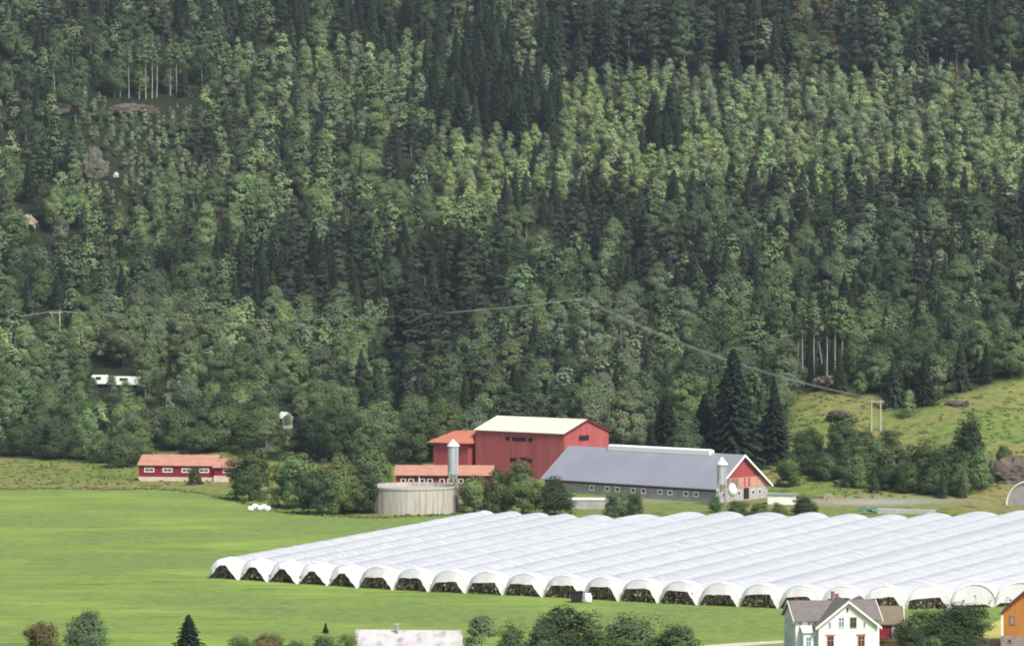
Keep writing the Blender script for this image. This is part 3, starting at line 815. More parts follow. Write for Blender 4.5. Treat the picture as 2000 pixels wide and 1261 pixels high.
# ------------------------------------------------------------------ things half hidden in the wood
def rock(name, loc, size, m, lab, cat='rock', seed=0, group=None):
    import bmesh
    bm = bmesh.new(); bmesh.ops.create_icosphere(bm, subdivisions=4, radius=1)
    rr = R.random() * 100
    for v in bm.verts:
        c = v.co.copy()
        n1 = vnoise(c.x * 3 + rr + c.z * 2, c.y * 3 + rr, 1, seed) - .5
        n2 = vnoise(c.x * 8 + rr, c.z * 8 + c.y * 5, 1, seed + 4) - .5
        q = 1 + .55 * float(n1) + .22 * float(n2)
        c = Vector((round(c.x * 3) / 3 * .3 + c.x * .7, round(c.y * 3) / 3 * .3 + c.y * .7, round(c.z * 3) / 3 * .35 + c.z * .65)) * q
        v.co = Vector((c.x * size[0], c.y * size[1], c.z * size[2]))
    me = bpy.data.meshes.new(name); bm.to_mesh(me); bm.free(); me.materials.append(M[m])
    o = bpy.data.objects.new(name, me); COL.objects.link(o); o.location = loc; o.rotation_euler = (0, 0, R.random() * 6)
    return tag(o, lab, cat, group)
for (u, v, sz, m, lab) in [
    (182, 345, (5, 4, 8), 'rock', 'tall grey cliff face breaking out of the trees high on the slope'),
    (226, 346, (1.1, .9, 1.3), 'palerock', 'small bright pale rock at the foot of the grey cliff'),
    (262, 222, (9, 4, 3.0), 'redrock', 'dark ledge under the row of bare birch trunks'),
    (90, 225, (14, 4, 3.4), 'redrock', 'brown rocky bank beneath the lone leaning birch trunk'),
    (1098, 146, (3.8, 3, 2.6), 'rock', 'dark hollowed boulder at the top edge of the pale young wood'),
    (1120, 150, (1.2, 1.2, 2.0), 'palerock', 'pale boulder just below the hollowed dark boulder'),
    (1184, 132, (1.8, 1, 1.2), 'palerock', 'flat pale boulder beneath the tall pines'),
    (1306, 140, (2.2, 2, 3.0), 'rock', 'round-topped dark boulder between the pine trunks'),
    (1600, 110, (9, 6, 5), 'redrock', 'reddish scree slope among the upper pines'),
    (1978, 938, (6, 4, 4.2), 'redrock', 'dark rock face at the foot of the grassy knoll'),
    (1945, 938, (3.0, 3, 3.4), 'rock', 'grey boulder beside the dark rock face of the knoll'),
    (1662, 948, (3.8, 2.2, 1.4), 'rock', 'low grey rock heap behind the end of the grey-roofed barn'),
    (1640, 812, (7, 3, 1.0), 'redrock', 'flat reddish rock on the knoll below the power line'),
    (1870, 792, (3, 2, 1.0), 'redrock', 'brown boulder near the crest of the grassy knoll'),
    (345, 612, (7, 3, 4), 'redrock', 'reddish bare bank behind the upper birches along the power line'),
    (925, 628, (7, 3, 3.2), 'redrock', 'pinkish bare bank below the power line cables'),
    (1625, 752, (7, 3, 2.2), 'redrock', 'rocky bank under the white birch trunks'),
]:
    X, Y, Z = hit(u, v)
    rock('boulder', (X, Y, Z + sz[2] * .3), sz, m, lab)

# white trailers / caravans among the trees
def trailer(u, v, wpx, hpx, lab, rz, name='trailer', m='white_clean'):
    X, Y, Z = hit(u, v); Y -= 0; w_ = wpx * Y / F; h_ = hpx * Y / F
    rt = empty(name, (X, Y, Z + .6), rz, label=lab, cat='trailer', group='white trailers parked among the trees')
    MB().prism([(-w_ / 2, .5), (w_ / 2, .5), (w_ / 2, .5 + h_ * .75), (w_ / 2 - .4, .5 + h_), (-w_ / 2 + .3, .5 + h_), (-w_ / 2, .5 + h_ * .8)], -1.1, 1.1, 'y').build('body', M[m], rt)
    MB().box(-w_ * .25, w_ * .05, -1.13, -1.103, .5 + h_ * .45, .5 + h_ * .8).build('window', M['glass'], rt)
    for x in (-w_ * .2, w_ * .2):
        mb = MB(); mb.tube((x, -1.15, .1), (x, 1.15, .1), .38, n=14); mb.build('wheel', M['dark'], rt)
    return rt
TRAIL = [(196, 756, 34, 17, 'white trailer on the open spot, nearer the meadow side of the pair', .05), (248, 758, 54, 16, 'longer white trailer with grey rear, parked beside the shorter one', -.05),
         (345, 764, 36, 13, 'grey-white trailer half hidden behind branches, apart from the bright pair', .1), (128, 752, 20, 12, 'dull greenish trailer screened by leaves at the meadow-side end', .1), (124, 694, 9, 9, 'tiny white trailer end glinting through leaves above the others', .4)]
for a in TRAIL:
    rt = trailer(a[0], a[1], a[2], a[3], a[4], a[5], m='white_clean' if a[0] in (196, 248, 124) else 'concrete_plain')
# small white gabled hut
X, Y, Z = hit(556, 836)
ht = empty('hut', (X, Y, Z), .5, label='little white-grey gabled hut showing between dark trees', cat='hut')
MB().prism([(-1.6, -.5), (1.6, -.5), (1.6, 3.2), (0, 4.6), (-1.6, 3.2)], -2.0, 2.0, 'y').build('wall', M['concrete_plain'], ht)
mb = MB(); mb.slab((-1.9, -2.3, 3.0), (0, -2.3, 4.8), (0, 2.3, 4.8), (-1.9, 2.3, 3.0), .15); mb.slab((.002, -2.3, 4.8), (1.9, -2.3, 3.0), (1.9, 2.3, 3.0), (.002, 2.3, 4.8), .15); mb.build('roof', M['white_clean'], ht)
MB().box(-.6, .6, -2.06, -2.003, 1.6, 2.8).build('window', M['dark'], ht)
# pale slab of rock far up the slope
X, Y, Z = hit(56, 446)
rock('boulder', (X, Y, Z + 1.2), (5.6, 3.2, 3.2), 'tanrock', 'pale tan slab of bare rock among the trees far up the slope')
# lone grey tunnel end
X, Y = (2012 - 1000) * 705 / F, 705
gh = empty('storage_tunnel', (X, Y, 0), -.5, label='short grey-white arched storage tunnel below the rock face', cat='storage tunnel')
mb = MB(); n = 18; Rg = 5.6
for y in np.linspace(0, 16, 12):
    for i in range(n + 1): mb.v.append((-math.cos(i * math.pi / n) * Rg, y, math.sin(i * math.pi / n) * 5.6))
mb.f = [(j * (n + 1) + i, (j + 1) * (n + 1) + i, (j + 1) * (n + 1) + i + 1, j * (n + 1) + i + 1) for j in range(11) for i in range(n)]
mb.build('cover', M['plastic'], gh, True)
mb = MB(); mb.prism([(-math.cos(i * math.pi / n) * (Rg - .05), max(0, math.sin(i * math.pi / n) * 5.5)) for i in range(n + 1)], .1, .2, 'y'); mb.build('end_wall', M['concrete_plain'], gh)
mb = MB()
for i in range(n): mb.tube((-math.cos(i * math.pi / n) * (Rg + .1), -.05, math.sin(i * math.pi / n) * 5.7), (-math.cos((i + 1) * math.pi / n) * (Rg + .1), -.05, math.sin((i + 1) * math.pi / n) * 5.7), .2, n=6)
mb.build('hoop', M['white_clean'], gh)
# green tarpaulin heap and pale board heap
X, Y, Z = hit(1702, 998); rock('tarpaulin_heap', (X, Y, Z + .1), (2.6, 1.6, .9), 'green_tarp', 'heap under a green tarpaulin between the tunnels and the farm track', 'heap')
X, Y, Z = hit(1770, 1002); 
mb = MB(); mb.box(-6.5, 6.5, -1.2, 1.2, -.2, .9); o = mb.build('board_pile', M['concrete_plain']); o.location = (X, Y, Z); o.rotation_euler = (0, .02, -.1); tag(o, 'long low grey stack of sheets behind the tunnels', 'stack')
X, Y, Z = hit(1618, 975); rock('straw_heap', (X, Y, Z), (1.8, 1.2, 1.2), 'tan', 'small tan heap beside the farm track behind the barn', 'heap')

# ------------------------------------------------------------------ white house
hx, hy = (1624 - 1000) * 436 / F, 436
wh = empty('farmhouse', (hx, hy, 0), .12, label='white wooden farmhouse with grey slate roof, front cross gable and red chimneys', cat='house')
LH, WH, EH, AH = 12.0, 7.6, 5.4, 7.55
MB().prism([(-WH / 2, 0), (WH / 2, 0), (WH / 2, EH), (0, AH), (-WH / 2, EH)], -LH / 2, LH / 2, 'x').build('wall', M['white'], wh)
rfh = gable_roof(LH, WH, EH, AH, .45, .16, .35).build('roof', M['slate'], wh)
def verge(par, x, W_, he, ha, sgx, ov=.5):
    k = (ha - he) / (W_ / 2); mb = MB()
    for sg in (-1, 1):
        e = W_ / 2 + ov; a = (x, sg * e, he - ov * k + .2); b_ = (x, 0, ha + .2)
        mb.add([a, b_, (b_[0], b_[1], b_[2] - .28), (a[0], a[1], a[2] - .28), (a[0] + .08 * sgx, a[1], a[2]), (b_[0] + .08 * sgx, b_[1], b_[2]), (b_[0] + .08 * sgx, b_[1], b_[2] - .28), (a[0] + .08 * sgx, a[1], a[2] - .28)],
               [(0, 1, 2, 3), (7, 6, 5, 4), (0, 4, 5, 1), (3, 2, 6, 7), (0, 3, 7, 4), (1, 5, 6, 2)])
    return mb.build('verge_board', M['trim'], par)
verge(rfh, -LH / 2 - .36, WH, EH, AH, -1); verge(rfh, LH / 2 + .36, WH, EH, AH, 1)
# cross wing, ridge along y, gable looking to the camera
gxc, GW, GE, GA = .95, 8.4, 4.8, 8.1
yf = -WH / 2 - 2.4
MB().prism([(gxc - GW / 2, 0), (gxc + GW / 2, 0), (gxc + GW / 2, GE), (gxc, GA), (gxc - GW / 2, GE)], yf, -.5, 'y').build('wall', M['white'], wh)
kg = (GA - GE) / (GW / 2); e = GW / 2 + .5; ze = GE - .5 * kg + .16; zr = GA + .16
mb = MB(); mb.slab((gxc - e, yf - .45, ze), (gxc, yf - .45, zr), (gxc, -.3, zr), (gxc - e, -.3, ze), .15); mb.slab((gxc + .002, yf - .45, zr), (gxc + e, yf - .45, ze), (gxc + e, -.3, ze), (gxc + .002, -.3, zr), .15)
rg = mb.build('roof', M['slate'], wh)
mb = MB()
for sg in (-1, 1):
    a = (gxc + sg * (e + .05), yf - .46, ze + .03); b_ = (gxc, yf - .46, zr + .05)
    mb.add([a, b_, (b_[0], b_[1], b_[2] - .34), (a[0], a[1], a[2] - .34), (a[0], a[1] - .09, a[2]), (b_[0], b_[1] - .09, b_[2]), (b_[0], b_[1] - .09, b_[2] - .34), (a[0], a[1] - .09, a[2] - .34)],
           [(0, 1, 2, 3), (7, 6, 5, 4), (0, 4, 5, 1), (3, 2, 6, 7), (0, 3, 7, 4), (1, 5, 6, 2)])
mb.build('verge_board', M['trim'], rg)
fg = ('y', yf, -1)
window(wh, fg, gxc - .95, 5.25, .95, 1.5, 'blueglass', cross=True, lab='attic window with sky reflection painted into its blue panes', fr=.1)
window(wh, fg, gxc + .75, 5.2, .95, 1.5, 'glass', 'tan', cross=True, fr=.1)
for dx in (-2.6, 2.35): window(wh, fg, gxc + dx, 4.9, .42, .95, 'blueglass', fr=.07)
window(wh, fg, gxc - .1, 7.0, .38, .75, 'dark', fr=.05)
for dx, tr_ in ((-2.5, 'boards'), (1.9, 'boards')): window(wh, fg, gxc + dx, 2.6, 1.05, 1.7, 'glass', tr_, cross=True, fr=.12)
MB().box(gxc - 2.5 - .7, gxc - 2.5 + .7, yf - .16, yf - .003, 3.5, 3.62).build('window_head', M['boards'], wh)
MB().box(gxc + 1.9 - .7, gxc + 1.9 + .7, yf - .16, yf - .003, 3.5, 3.62).build('window_head', M['boards'], wh)
for x in (gxc - GW / 2 + .12, gxc + GW / 2 - .12): MB().box(x - .12, x + .12, yf - .05, yf - .003, 0, GE - .1).build('corner_board', M['trim'], wh)
MB().box(gxc - GW / 2, gxc + GW / 2, yf - .05, yf - .003, 3.95, 4.1).build('belt_board', M['trim'], wh)
# porch bay between the wing and the far corner
pb = MB(); pb.box(-5.2, gxc - GW / 2 - .01, -WH / 2 - 1.5, -WH / 2 - .01, 0, 3.9); pb.build('porch', M['white'], wh)
mb = MB(); mb.slab((-5.4, -WH / 2 - 1.8, 3.9), (gxc - GW / 2 - .02, -WH / 2 - 1.8, 3.9), (gxc - GW / 2 - .02, -WH / 2 - .02, 4.6), (-5.4, -WH / 2 - .02, 4.6), .12); mb.build('porch_roof', M['trim'], wh)
fl = ('y', -WH / 2 - 1.5, -1)
window(wh, fl, -4.5, 2.4, .8, 1.7, 'grey' if False else 'blueglass', fr=.1, cross=True, name='door')
window(wh, fl, -3.62, 2.55, .42, 1.6, 'blueglass', fr=.08)
ff = ('y', -WH / 2, -1)
for x in (-5.3, -4.1): window(wh, ff, x, 4.75, .5, .9, 'blueglass', fr=.07)
fx = ('x', -LH / 2, -1)
for yy in (-1.9, .3, 2.3): window(wh, fx, yy, 4.6, .8, 1.2, 'blueglass', fr=.1, cross=True); window(wh, fx, yy, 2.2, .8, 1.5, 'blueglass', fr=.1, cross=True)
MB().box(-LH / 2 - .06, -LH / 2 - .003, -WH / 2, WH / 2, 3.85, 4.05).build('belt_board', M['trim'], wh)
for xx, hh in ((.15, 1.25), (.75, .9)):
    mb = MB(); mb.box(xx - .2, xx + .2, -.25, .25, AH - .4, AH + hh).box(xx - .26, xx + .26, -.31, .31, AH + hh, AH + hh + .12); mb.build('chimney', M['brick'], rfh)
mb = MB(); mb.add([(3.2, 1, AH - .1), (5.2, 1, AH - .1), (4.6, 1, AH + .55), (3.2, 2.2, AH - .1), (5.2, 2.2, AH - .1), (4.6, 2.2, AH + .55)], [(0, 1, 2), (5, 4, 3), (0, 2, 5, 3), (1, 4, 5, 2)]); mb.build('dormer', M['slate'], rfh)

# red outbuilding behind the house
ox, oy = (1733 - 1000) * 452 / F, 452
ob = empty('outbuilding', (ox, oy, 0), -.06, label='crimson outbuilding with mossy tile roof and white end behind the farmhouse', cat='outbuilding')
MB().prism([(-2.8, 0), (2.8, 0), (2.8, 2.9), (0, 5.0), (-2.8, 2.9)], -3.4, 2.1, 'x').build('wall', M['bright_red'], ob)
mb = gable_roof(5.5, 5.6, 2.9, 5.0, .35, .14, .2); mb.v = [(x - .65, y, z) for x, y, z in mb.v]; mb.build('roof', M['moss_roof'], ob)
MB().box(.5, 2.12, -2.86, -2.803, 0, 2.8).build('white_panel', M['white'], ob)
MB().box(1.3, 1.55, -2.9, -2.863, .4, 2.2).build('door', M['trim'], ob)
mb = MB(); mb.add([(2.32, -3.2, 2.6), (2.32, 0, 5.14), (2.32, 0, 4.9), (2.32, -3.2, 2.36), (2.4, -3.2, 2.6), (2.4, 0, 5.14), (2.4, 0, 4.9), (2.4, -3.2, 2.36)], [(0, 1, 2, 3), (7, 6, 5, 4), (0, 4, 5, 1), (3, 2, 6, 7)]); mb.build('verge_board', M['trim'], ob)

# ochre barn at the edge
bx, by = (2018 - 1000) * 440 / F, 440
oc = empty('ochre_barn', (bx, by + 4.5, 0), .0 - .24, label='ochre-yellow timber barn on a pink stone base', cat='barn')
bw = 3.45
MB().prism([(-bw, 2.05), (bw, 2.05), (bw, 5.2), (0, 8.3), (-bw, 5.2)], -4.5, 5, 'y').build('wall', M['orange'], oc)
MB().box(-bw - .06, bw + .06, -4.56, 5.05, 0, 2.05).build('foundation', M['stone'], oc)
kb = 3.1 / bw; mb = MB(); e = bw + .25
mb.slab((-e, -4.9, 5.2 - .25 * kb + .14), (0, -4.9, 8.44), (0, 5.3, 8.44), (-e, 5.3, 5.2 - .25 * kb + .14), .14); mb.slab((.002, -4.9, 8.44), (e, -4.9, 5.2 - .25 * kb + .14), (e, 5.3, 5.2 - .25 * kb + .14), (.002, 5.3, 8.44), .14)
mb.build('roof', M['dark_red'], oc)
MB().box(-bw - .04, -bw + .3, -4.56, -4.503, 2.06, 5.0).build('corner_board', M['trim'], oc)
window(oc, ('y', -4.5, -1), -1.85, 4.35, .75, 1.35, 'pinkglass', 'tan', fr=.14)
window(oc, ('y', -4.56, -1), -2.25, 1.35, .42, .5, 'dark', 'stone', fr=.05)

# grey roofed shed at the bottom edge
gx_, gy_ = (800 - 1000) * 418 / F, 418
gs = empty('low_shed', (gx_, gy_, 0), .02, label='low shed with worn pale grey sheet roof and pipe chimney behind the shrubs', cat='shed')
MB().box(-7.2, 7.2, -3, 3, 0, 2.9).build('wall', M['concrete_plain'], gs)
mb = MB(); mb.slab((-7.5, -3.4, 2.95), (7.2, -3.4, 2.95), (7.2, 3.2, 5.15), (-7.5, 3.2, 5.3), .14)
rfs = mb.build('roof', mat('worn_sheet', (.52, .50, .48), (.24, .215, .20), .5, .7, stretch=(1, .5, 1), detail=8, c3=(.44, .42, .42)), gs)
mb = MB(); mb.tube((-1.75, 2.2, 4.7), (-1.75, 2.2, 6.0), .22); mb.tube((-2.1, 2.2, 6.05), (-1.4, 2.2, 6.05), .18); mb.build('chimney', M['grey'], rfs)
# ------------------------------------------------------------------ foliage prototypes
def norm(a): return a / np.maximum(np.linalg.norm(a, axis=-1, keepdims=True), 1e-9)
def leaves(centers, n, r, size, g, flat=.8, out=1.1, up=.45, tree=1.0):
    """n leaf sprays round each centre; each a small quad facing roughly outward"""
    c = np.repeat(centers, n, 0); rr = np.repeat(np.broadcast_to(r, (len(centers),)), n)
    d = norm(g.normal(0, 1, c.shape)); d[:, 2] *= flat
    p = c + d * (rr * g.uniform(.7, 1.05, len(c)))[:, None]
    zc = centers[:, 2].min() * .55 + centers[:, 2].max() * .45
    td = c - np.array([0, 0, zc]); td = norm(td / np.array([1, 1, max(.5, (centers[:, 2].max() - zc) / (np.abs(centers[:, 0]).max() + .1))])) if tree else td * 0
    nrm = norm(d * out + td * tree + norm(g.normal(0, 1, c.shape)) * .5 + np.array([0, 0, up]))
    t1 = norm(np.cross(nrm, g.normal(0, 1, c.shape))); t2 = np.cross(nrm, t1)
    s1 = (size * g.uniform(.6, 1.25, len(c)))[:, None] / 2; s2 = s1 * g.uniform(.6, 1.1, len(c))[:, None]
    q = np.stack([p - t1 * s1 - t2 * s2, p + t1 * s1 - t2 * s2, p + t1 * s1 * .6 + t2 * s2, p - t1 * s1 * .7 + t2 * s2], 1)
    return q.reshape(-1, 3)

def crown_birch(g, h, low, rad, ncl, nl, size, point=1.5, clump=.9):
    z = low + (h - low - .4) * g.power(1.3, ncl)
    t = (z - low) / (h - low)
    prof = rad * np.minimum(1, (t / .22 + .15)) * (1 - t ** (point + .6)) ** .75
    a = g.uniform(0, math.tau, ncl); lob = 1 + .28 * np.sin(a * 3 + g.uniform(0, 6)) * np.cos(z * 1.1 + g.uniform(0, 6))
    rr = prof * lob * np.sqrt(g.uniform(.12, 1, ncl))
    c = np.stack([rr * np.cos(a), rr * np.sin(a), z], -1)
    c[0] = (0, 0, h - .5); c[1] = (.1, 0, h - 1.2)
    return leaves(c, nl, clump * g.uniform(.6, 1.25, ncl), size, g)

def crown_round(g, h, low, rad, ncl, nl, size, clump=1.1):
    d = norm(g.normal(0, 1, (ncl, 3))); d[:, 2] = np.where(d[:, 2] < -.82, -d[:, 2], d[:, 2])
    ph = g.uniform(0, 6, 3)
    lob = 1 + .22 * np.sin(3 * np.arctan2(d[:, 1], d[:, 0]) + ph[0]) + .18 * np.sin(5 * d[:, 2] + ph[1])
    q = g.uniform(.55, 1, ncl) * lob
    lat = np.where(d[:, 2] < 0, 1 / np.maximum(np.sqrt(1 - d[:, 2] ** 2), .35) ** .85, 1.0); d = d * np.stack([lat, lat, np.ones(ncl)], -1)
    c = d * np.array([rad, rad, (h - low) / 2]) * .86 * q[:, None] + np.array([0, 0, (h + low) / 2])
    return leaves(c, nl, clump * g.uniform(.6, 1.2, ncl), size, g)

def crown_pine(g, h, low, rad, ncl, nl, size):
    z = low + (h - low) * g.power(1.15, ncl)
    t = (z - low) / (h - low)
    prof = rad * (1 - .75 * t ** 1.6) * (.55 + .45 * np.sin(z * 2.6 + g.uniform(0, 6)) ** 2)
    a = g.uniform(0, math.tau, ncl)
    rr = prof * g.uniform(.25, 1, ncl)
    c = np.stack([rr * np.cos(a), rr * np.sin(a), z], -1)
    c[0] = (0, 0, h - .4)
    return leaves(c, nl, 1.15 * g.uniform(.6, 1.2, ncl), size, g, flat=.5, out=.8, up=.5)

def crown_spruce(g, h, low, rad, nlev, nbr, nseg, size):
    out = []
    for i in range(nlev):
        t = i / (nlev - 1)
        z = low + (h - low) * t ** .92
        R_ = rad * (1 - t) ** .85 * g.uniform(.78, 1.15) + .12
        nb = max(4, int(nbr * (1 - t * .55)))
        a = g.uniform(0, math.tau) + np.arange(nb) * math.tau / nb + g.normal(0, .25, nb)
        Rb = R_ * g.uniform(.65, 1.15, nb)
        for s in range(nseg):
            f0, f1 = (s + .15) / nseg, (s + 1.15) / nseg
            dr = .34
            p0 = np.stack([np.cos(a) * Rb * f0, np.sin(a) * Rb * f0, z - Rb * dr * f0 ** 1.3 + 0 * a], -1)
            p1 = np.stack([np.cos(a) * Rb * f1, np.sin(a) * Rb * f1, z - Rb * dr * f1 ** 1.3 - .12 + .0 * a], -1)
            wd = (size * (1.15 - .6 * f0) * g.uniform(.7, 1.3, nb))[:, None]
            side = np.stack([-np.sin(a), np.cos(a), g.normal(0, .35, nb)], -1)
            dn = np.array([0, 0, -.22]) * size
            out.append(np.stack([p0 - side * wd * .5 + dn, p1 - side * wd * .35 + dn, p1 + side * wd * .35 - dn * .3, p0 + side * wd * .5 - dn * .3], 1).reshape(-1, 3))
            # hanging twigs
            p2 = p1 * .5 + p0 * .5
            hang = np.array([0, 0, -1.]) * (size * g.uniform(.3, .6, nb))[:, None]
            rad_d = np.stack([np.cos(a), np.sin(a), 0 * a], -1) * (size * .45)
            out.append(np.stack([p2 - rad_d, p2 + rad_d, p2 + rad_d * .6 + hang, p2 - rad_d * .8 + hang], 1).reshape(-1, 3))
    tip = np.array([[-.1, 0, h - 1.0], [.1, 0, h - 1.0], [.03, 0, h + .3], [-.03, 0, h + .3], [0, -.1, h - 1.0], [0, .1, h - 1.0], [0, .03, h + .3], [0, -.03, h + .3]])
    out.append(tip)
    return np.concatenate(out)

def trunk_mesh(g, h, r, nlimb, low, reach, lean=0.0, fork=False):
    mb = MB(); n = 6; pts = []
    wob = g.normal(0, .08, (n + 1, 2)).cumsum(0) * h / 12
    for i in range(n + 1):
        t = i / n
        pts.append((wob[i, 0] * t + lean * t * h, wob[i, 1] * t, h * t * .93 - .4 * (1 - t)))
    for i in range(n): mb.tube(pts[i], pts[i + 1], r * (1 - i / n * .85), r * (1 - (i + 1) / n * .85), n=7)
    for _ in range(nlimb):
        t = g.uniform(low / h, .85); i = min(int(t * n), n - 1); b_ = Vector(pts[i]).lerp(Vector(pts[i + 1]), t * n - i)
        a = g.uniform(0, math.tau); q = reach * (1.1 - t) * g.uniform(.6, 1)
        mb.tube(b_, b_ + Vector((math.cos(a) * q, math.sin(a) * q, q * .7)), r * .35 * (1.1 - t), r * .08, n=5)
    return mb

KINDS_ = {
    # kind: (crown maker at hi detail, far detail, height, trunk args, leaf base, leaf warm, bark)
    'spruce_tree': dict(h=16, hi=lambda g: crown_spruce(g, 16, 1.0, 3.3, 40, 15, 4, .62), lo=lambda g: crown_spruce(g, 16, 1.2, 3.3, 24, 11, 3, .85), base=(.034, .050, .029), warm=(.060, .080, .042), bark='bark', tr=(.19, 6, 2, 1.6), cr=3.1),
    'pine_tree': dict(h=16, hi=lambda g: crown_pine(g, 16, 4.5, 3.4, 56, 90, .30), lo=lambda g: crown_pine(g, 16, 4.5, 3.4, 40, 22, .66), base=(.048, .066, .040), warm=(.082, .100, .058), bark='pine_bark', tr=(.2, 9, 5, 2.4), cr=3.4),
    'birch_tree': dict(h=12, hi=lambda g: crown_birch(g, 12, .9, 3.5, 58, 100, .27, 1.5, 1.45), lo=lambda g: crown_birch(g, 12, 1.0, 3.5, 40, 26, .62, 1.5, 1.45), base=(.096, .138, .068), warm=(.140, .188, .088), bark='birch_bark', tr=(.16, 10, 3, 3.0), cr=3.7),
    'young_birch': dict(h=9, hi=lambda g: crown_birch(g, 9, .4, 2.3, 40, 80, .25, 1.2, 1.1), lo=lambda g: crown_birch(g, 9, .4, 2.3, 28, 22, .56, 1.2, 1.1), base=(.148, .200, .102), warm=(.205, .262, .130), bark='birch_bark', tr=(.08, 5, 1, 1.6), cr=2.6),
    'alder_tree': dict(h=9, hi=lambda g: crown_round(g, 9, -.6, 3.7, 95, 120, .25, 1.4), lo=lambda g: crown_round(g, 9, -.4, 3.7, 52, 26, .62, 1.5), base=(.078, .120, .054), warm=(.116, .165, .070), bark='bark', tr=(.2, 7, 2, 3.0), cr=3.9),
}
PROTO, LOW = {}, {}
for kn, K in KINDS_.items():
    mf = foliage(kn + '_leaf', K['base'], K['warm'], ns=.55)
    K['mfar'] = foliage(kn + '_far_leaf', K['base'], K['warm'], attr=True, ns=.12)
    K['mleaf'] = mf
    PROTO[kn], LOW[kn] = [], []
    for i in range(6):
        g = np.random.default_rng(1000 + i * 17 + len(kn) * 3)
        V = K['hi'](g)
        cm = np_mesh(kn + '_crown', V, np.arange(len(V)).reshape(-1, 4), [mf])
        r_, nl_, lw, rc_ = K['tr']
        tb = trunk_mesh(g, K['h'], r_, nl_, lw, rc_)
        tm = bpy.data.meshes.new(kn + '_trunk'); tm.from_pydata(tb.v, [], tb.f); tm.materials.append(M[K['bark']])
        PROTO[kn].append((cm, tm))
        # single mesh with both, for trees too far to show their parts
        tv = np.array(tb.v); allV = np.concatenate([V, tv]); me = bpy.data.meshes.new(kn)
        me.from_pydata(allV.tolist(), [], np.arange(len(V)).reshape(-1, 4).tolist() + [tuple(j + len(V) for j in f) for f in tb.f])
        me.materials.append(mf); me.materials.append(M[K['bark']])
        mi = np.zeros(len(me.polygons), dtype=np.int32); mi[len(V) // 4:] = 1
        me.polygons.foreach_set('material_index', mi)
        PROTO[kn][-1] += (me,)
    for i in range(5):
        g = np.random.default_rng(5000 + i * 13)
        V = K['lo'](g)
        r_, nl_, lw, rc_ = K['tr']
        s4 = []
        hh = K['h'] * .8
        for a in range(4):
            a0, a1 = a * math.pi / 2, (a + 1) * math.pi / 2
            s4.append([(math.cos(a0) * r_, math.sin(a0) * r_, -.6), (math.cos(a1) * r_, math.sin(a1) * r_, -.6), (math.cos(a1) * r_ * .3, math.sin(a1) * r_ * .3, hh), (math.cos(a0) * r_ * .3, math.sin(a0) * r_ * .3, hh)])
        LOW[kn].append((V, np.array(s4).reshape(-1, 3)))

def rnd_tint(kn, shade, g=R):
    """the tree's own leaf colour: shade 'pale' / 'mid' / 'dark' / 'yellow' / 'grey'"""
    k = {'pale': (1.42, 1.40, 1.30), 'mid': (1, 1, 1), 'dark': (.64, .67, .74), 'yellowish': (1.30, 1.36, 1.02), 'greyish': (1.08, 1.03, 1.25), 'brownish': (1.5, .95, 1.0)}[shade]
    j = g.uniform(.78, 1.24)
    return tuple(c * j * g.uniform(.94, 1.06) for c in k) + (1.0,)

def plant_tree(kn, x, y, z, h, wr, tintc, label, group, parts=True, cat=None, rz=None, name=None, sink=False):
    K = KINDS_[kn]
    if sink: z -= .10 * h; h *= 1.1; wr *= .91
    sc = h / K['h']; sxy = sc * wr
    i = R.randrange(6); cm, tm, whole = PROTO[kn][i]
    rz = R.uniform(0, 6.28) if rz is None else rz
    nm = name or kn
    if parts and kn in ('birch_tree', 'alder_tree') and sc > 1.35:      # big trees get a crown of their own, with leaf sprays of true size
        g = np.random.default_rng(int(abs(x) * 10 + y))
        V = crown_birch(g, h, h * .07, K['cr'] * sxy, 110, 150, .30, 1.5, 1.5) if kn == 'birch_tree' else crown_round(g, h, -.6, K['cr'] * sxy, 120, 150, .29, 1.5)
        V = V / np.array([sxy, sxy, sc])
        cm = np_mesh(kn + '_crown', V, np.arange(len(V)).reshape(-1, 4), [K['mleaf']])
    if parts:
        rt = empty(nm, (x, y, z), rz, label=label, cat=cat or kn.replace('_', ' '), group=group)
        rt.scale = (sxy, sxy, sc)
        for n_, me_ in (('crown', cm), ('trunk', tm)):
            o = bpy.data.objects.new(n_, me_); COL.objects.link(o); o.parent = rt; o.color = tintc
        return rt
    o = bpy.data.objects.new(nm, whole); COL.objects.link(o)
    o.location = (x, y, z); o.rotation_euler = (0, 0, rz); o.scale = (sxy, sxy, sc); o.color = tintc
    return tag(o, label, cat or kn.replace('_', ' '), group)

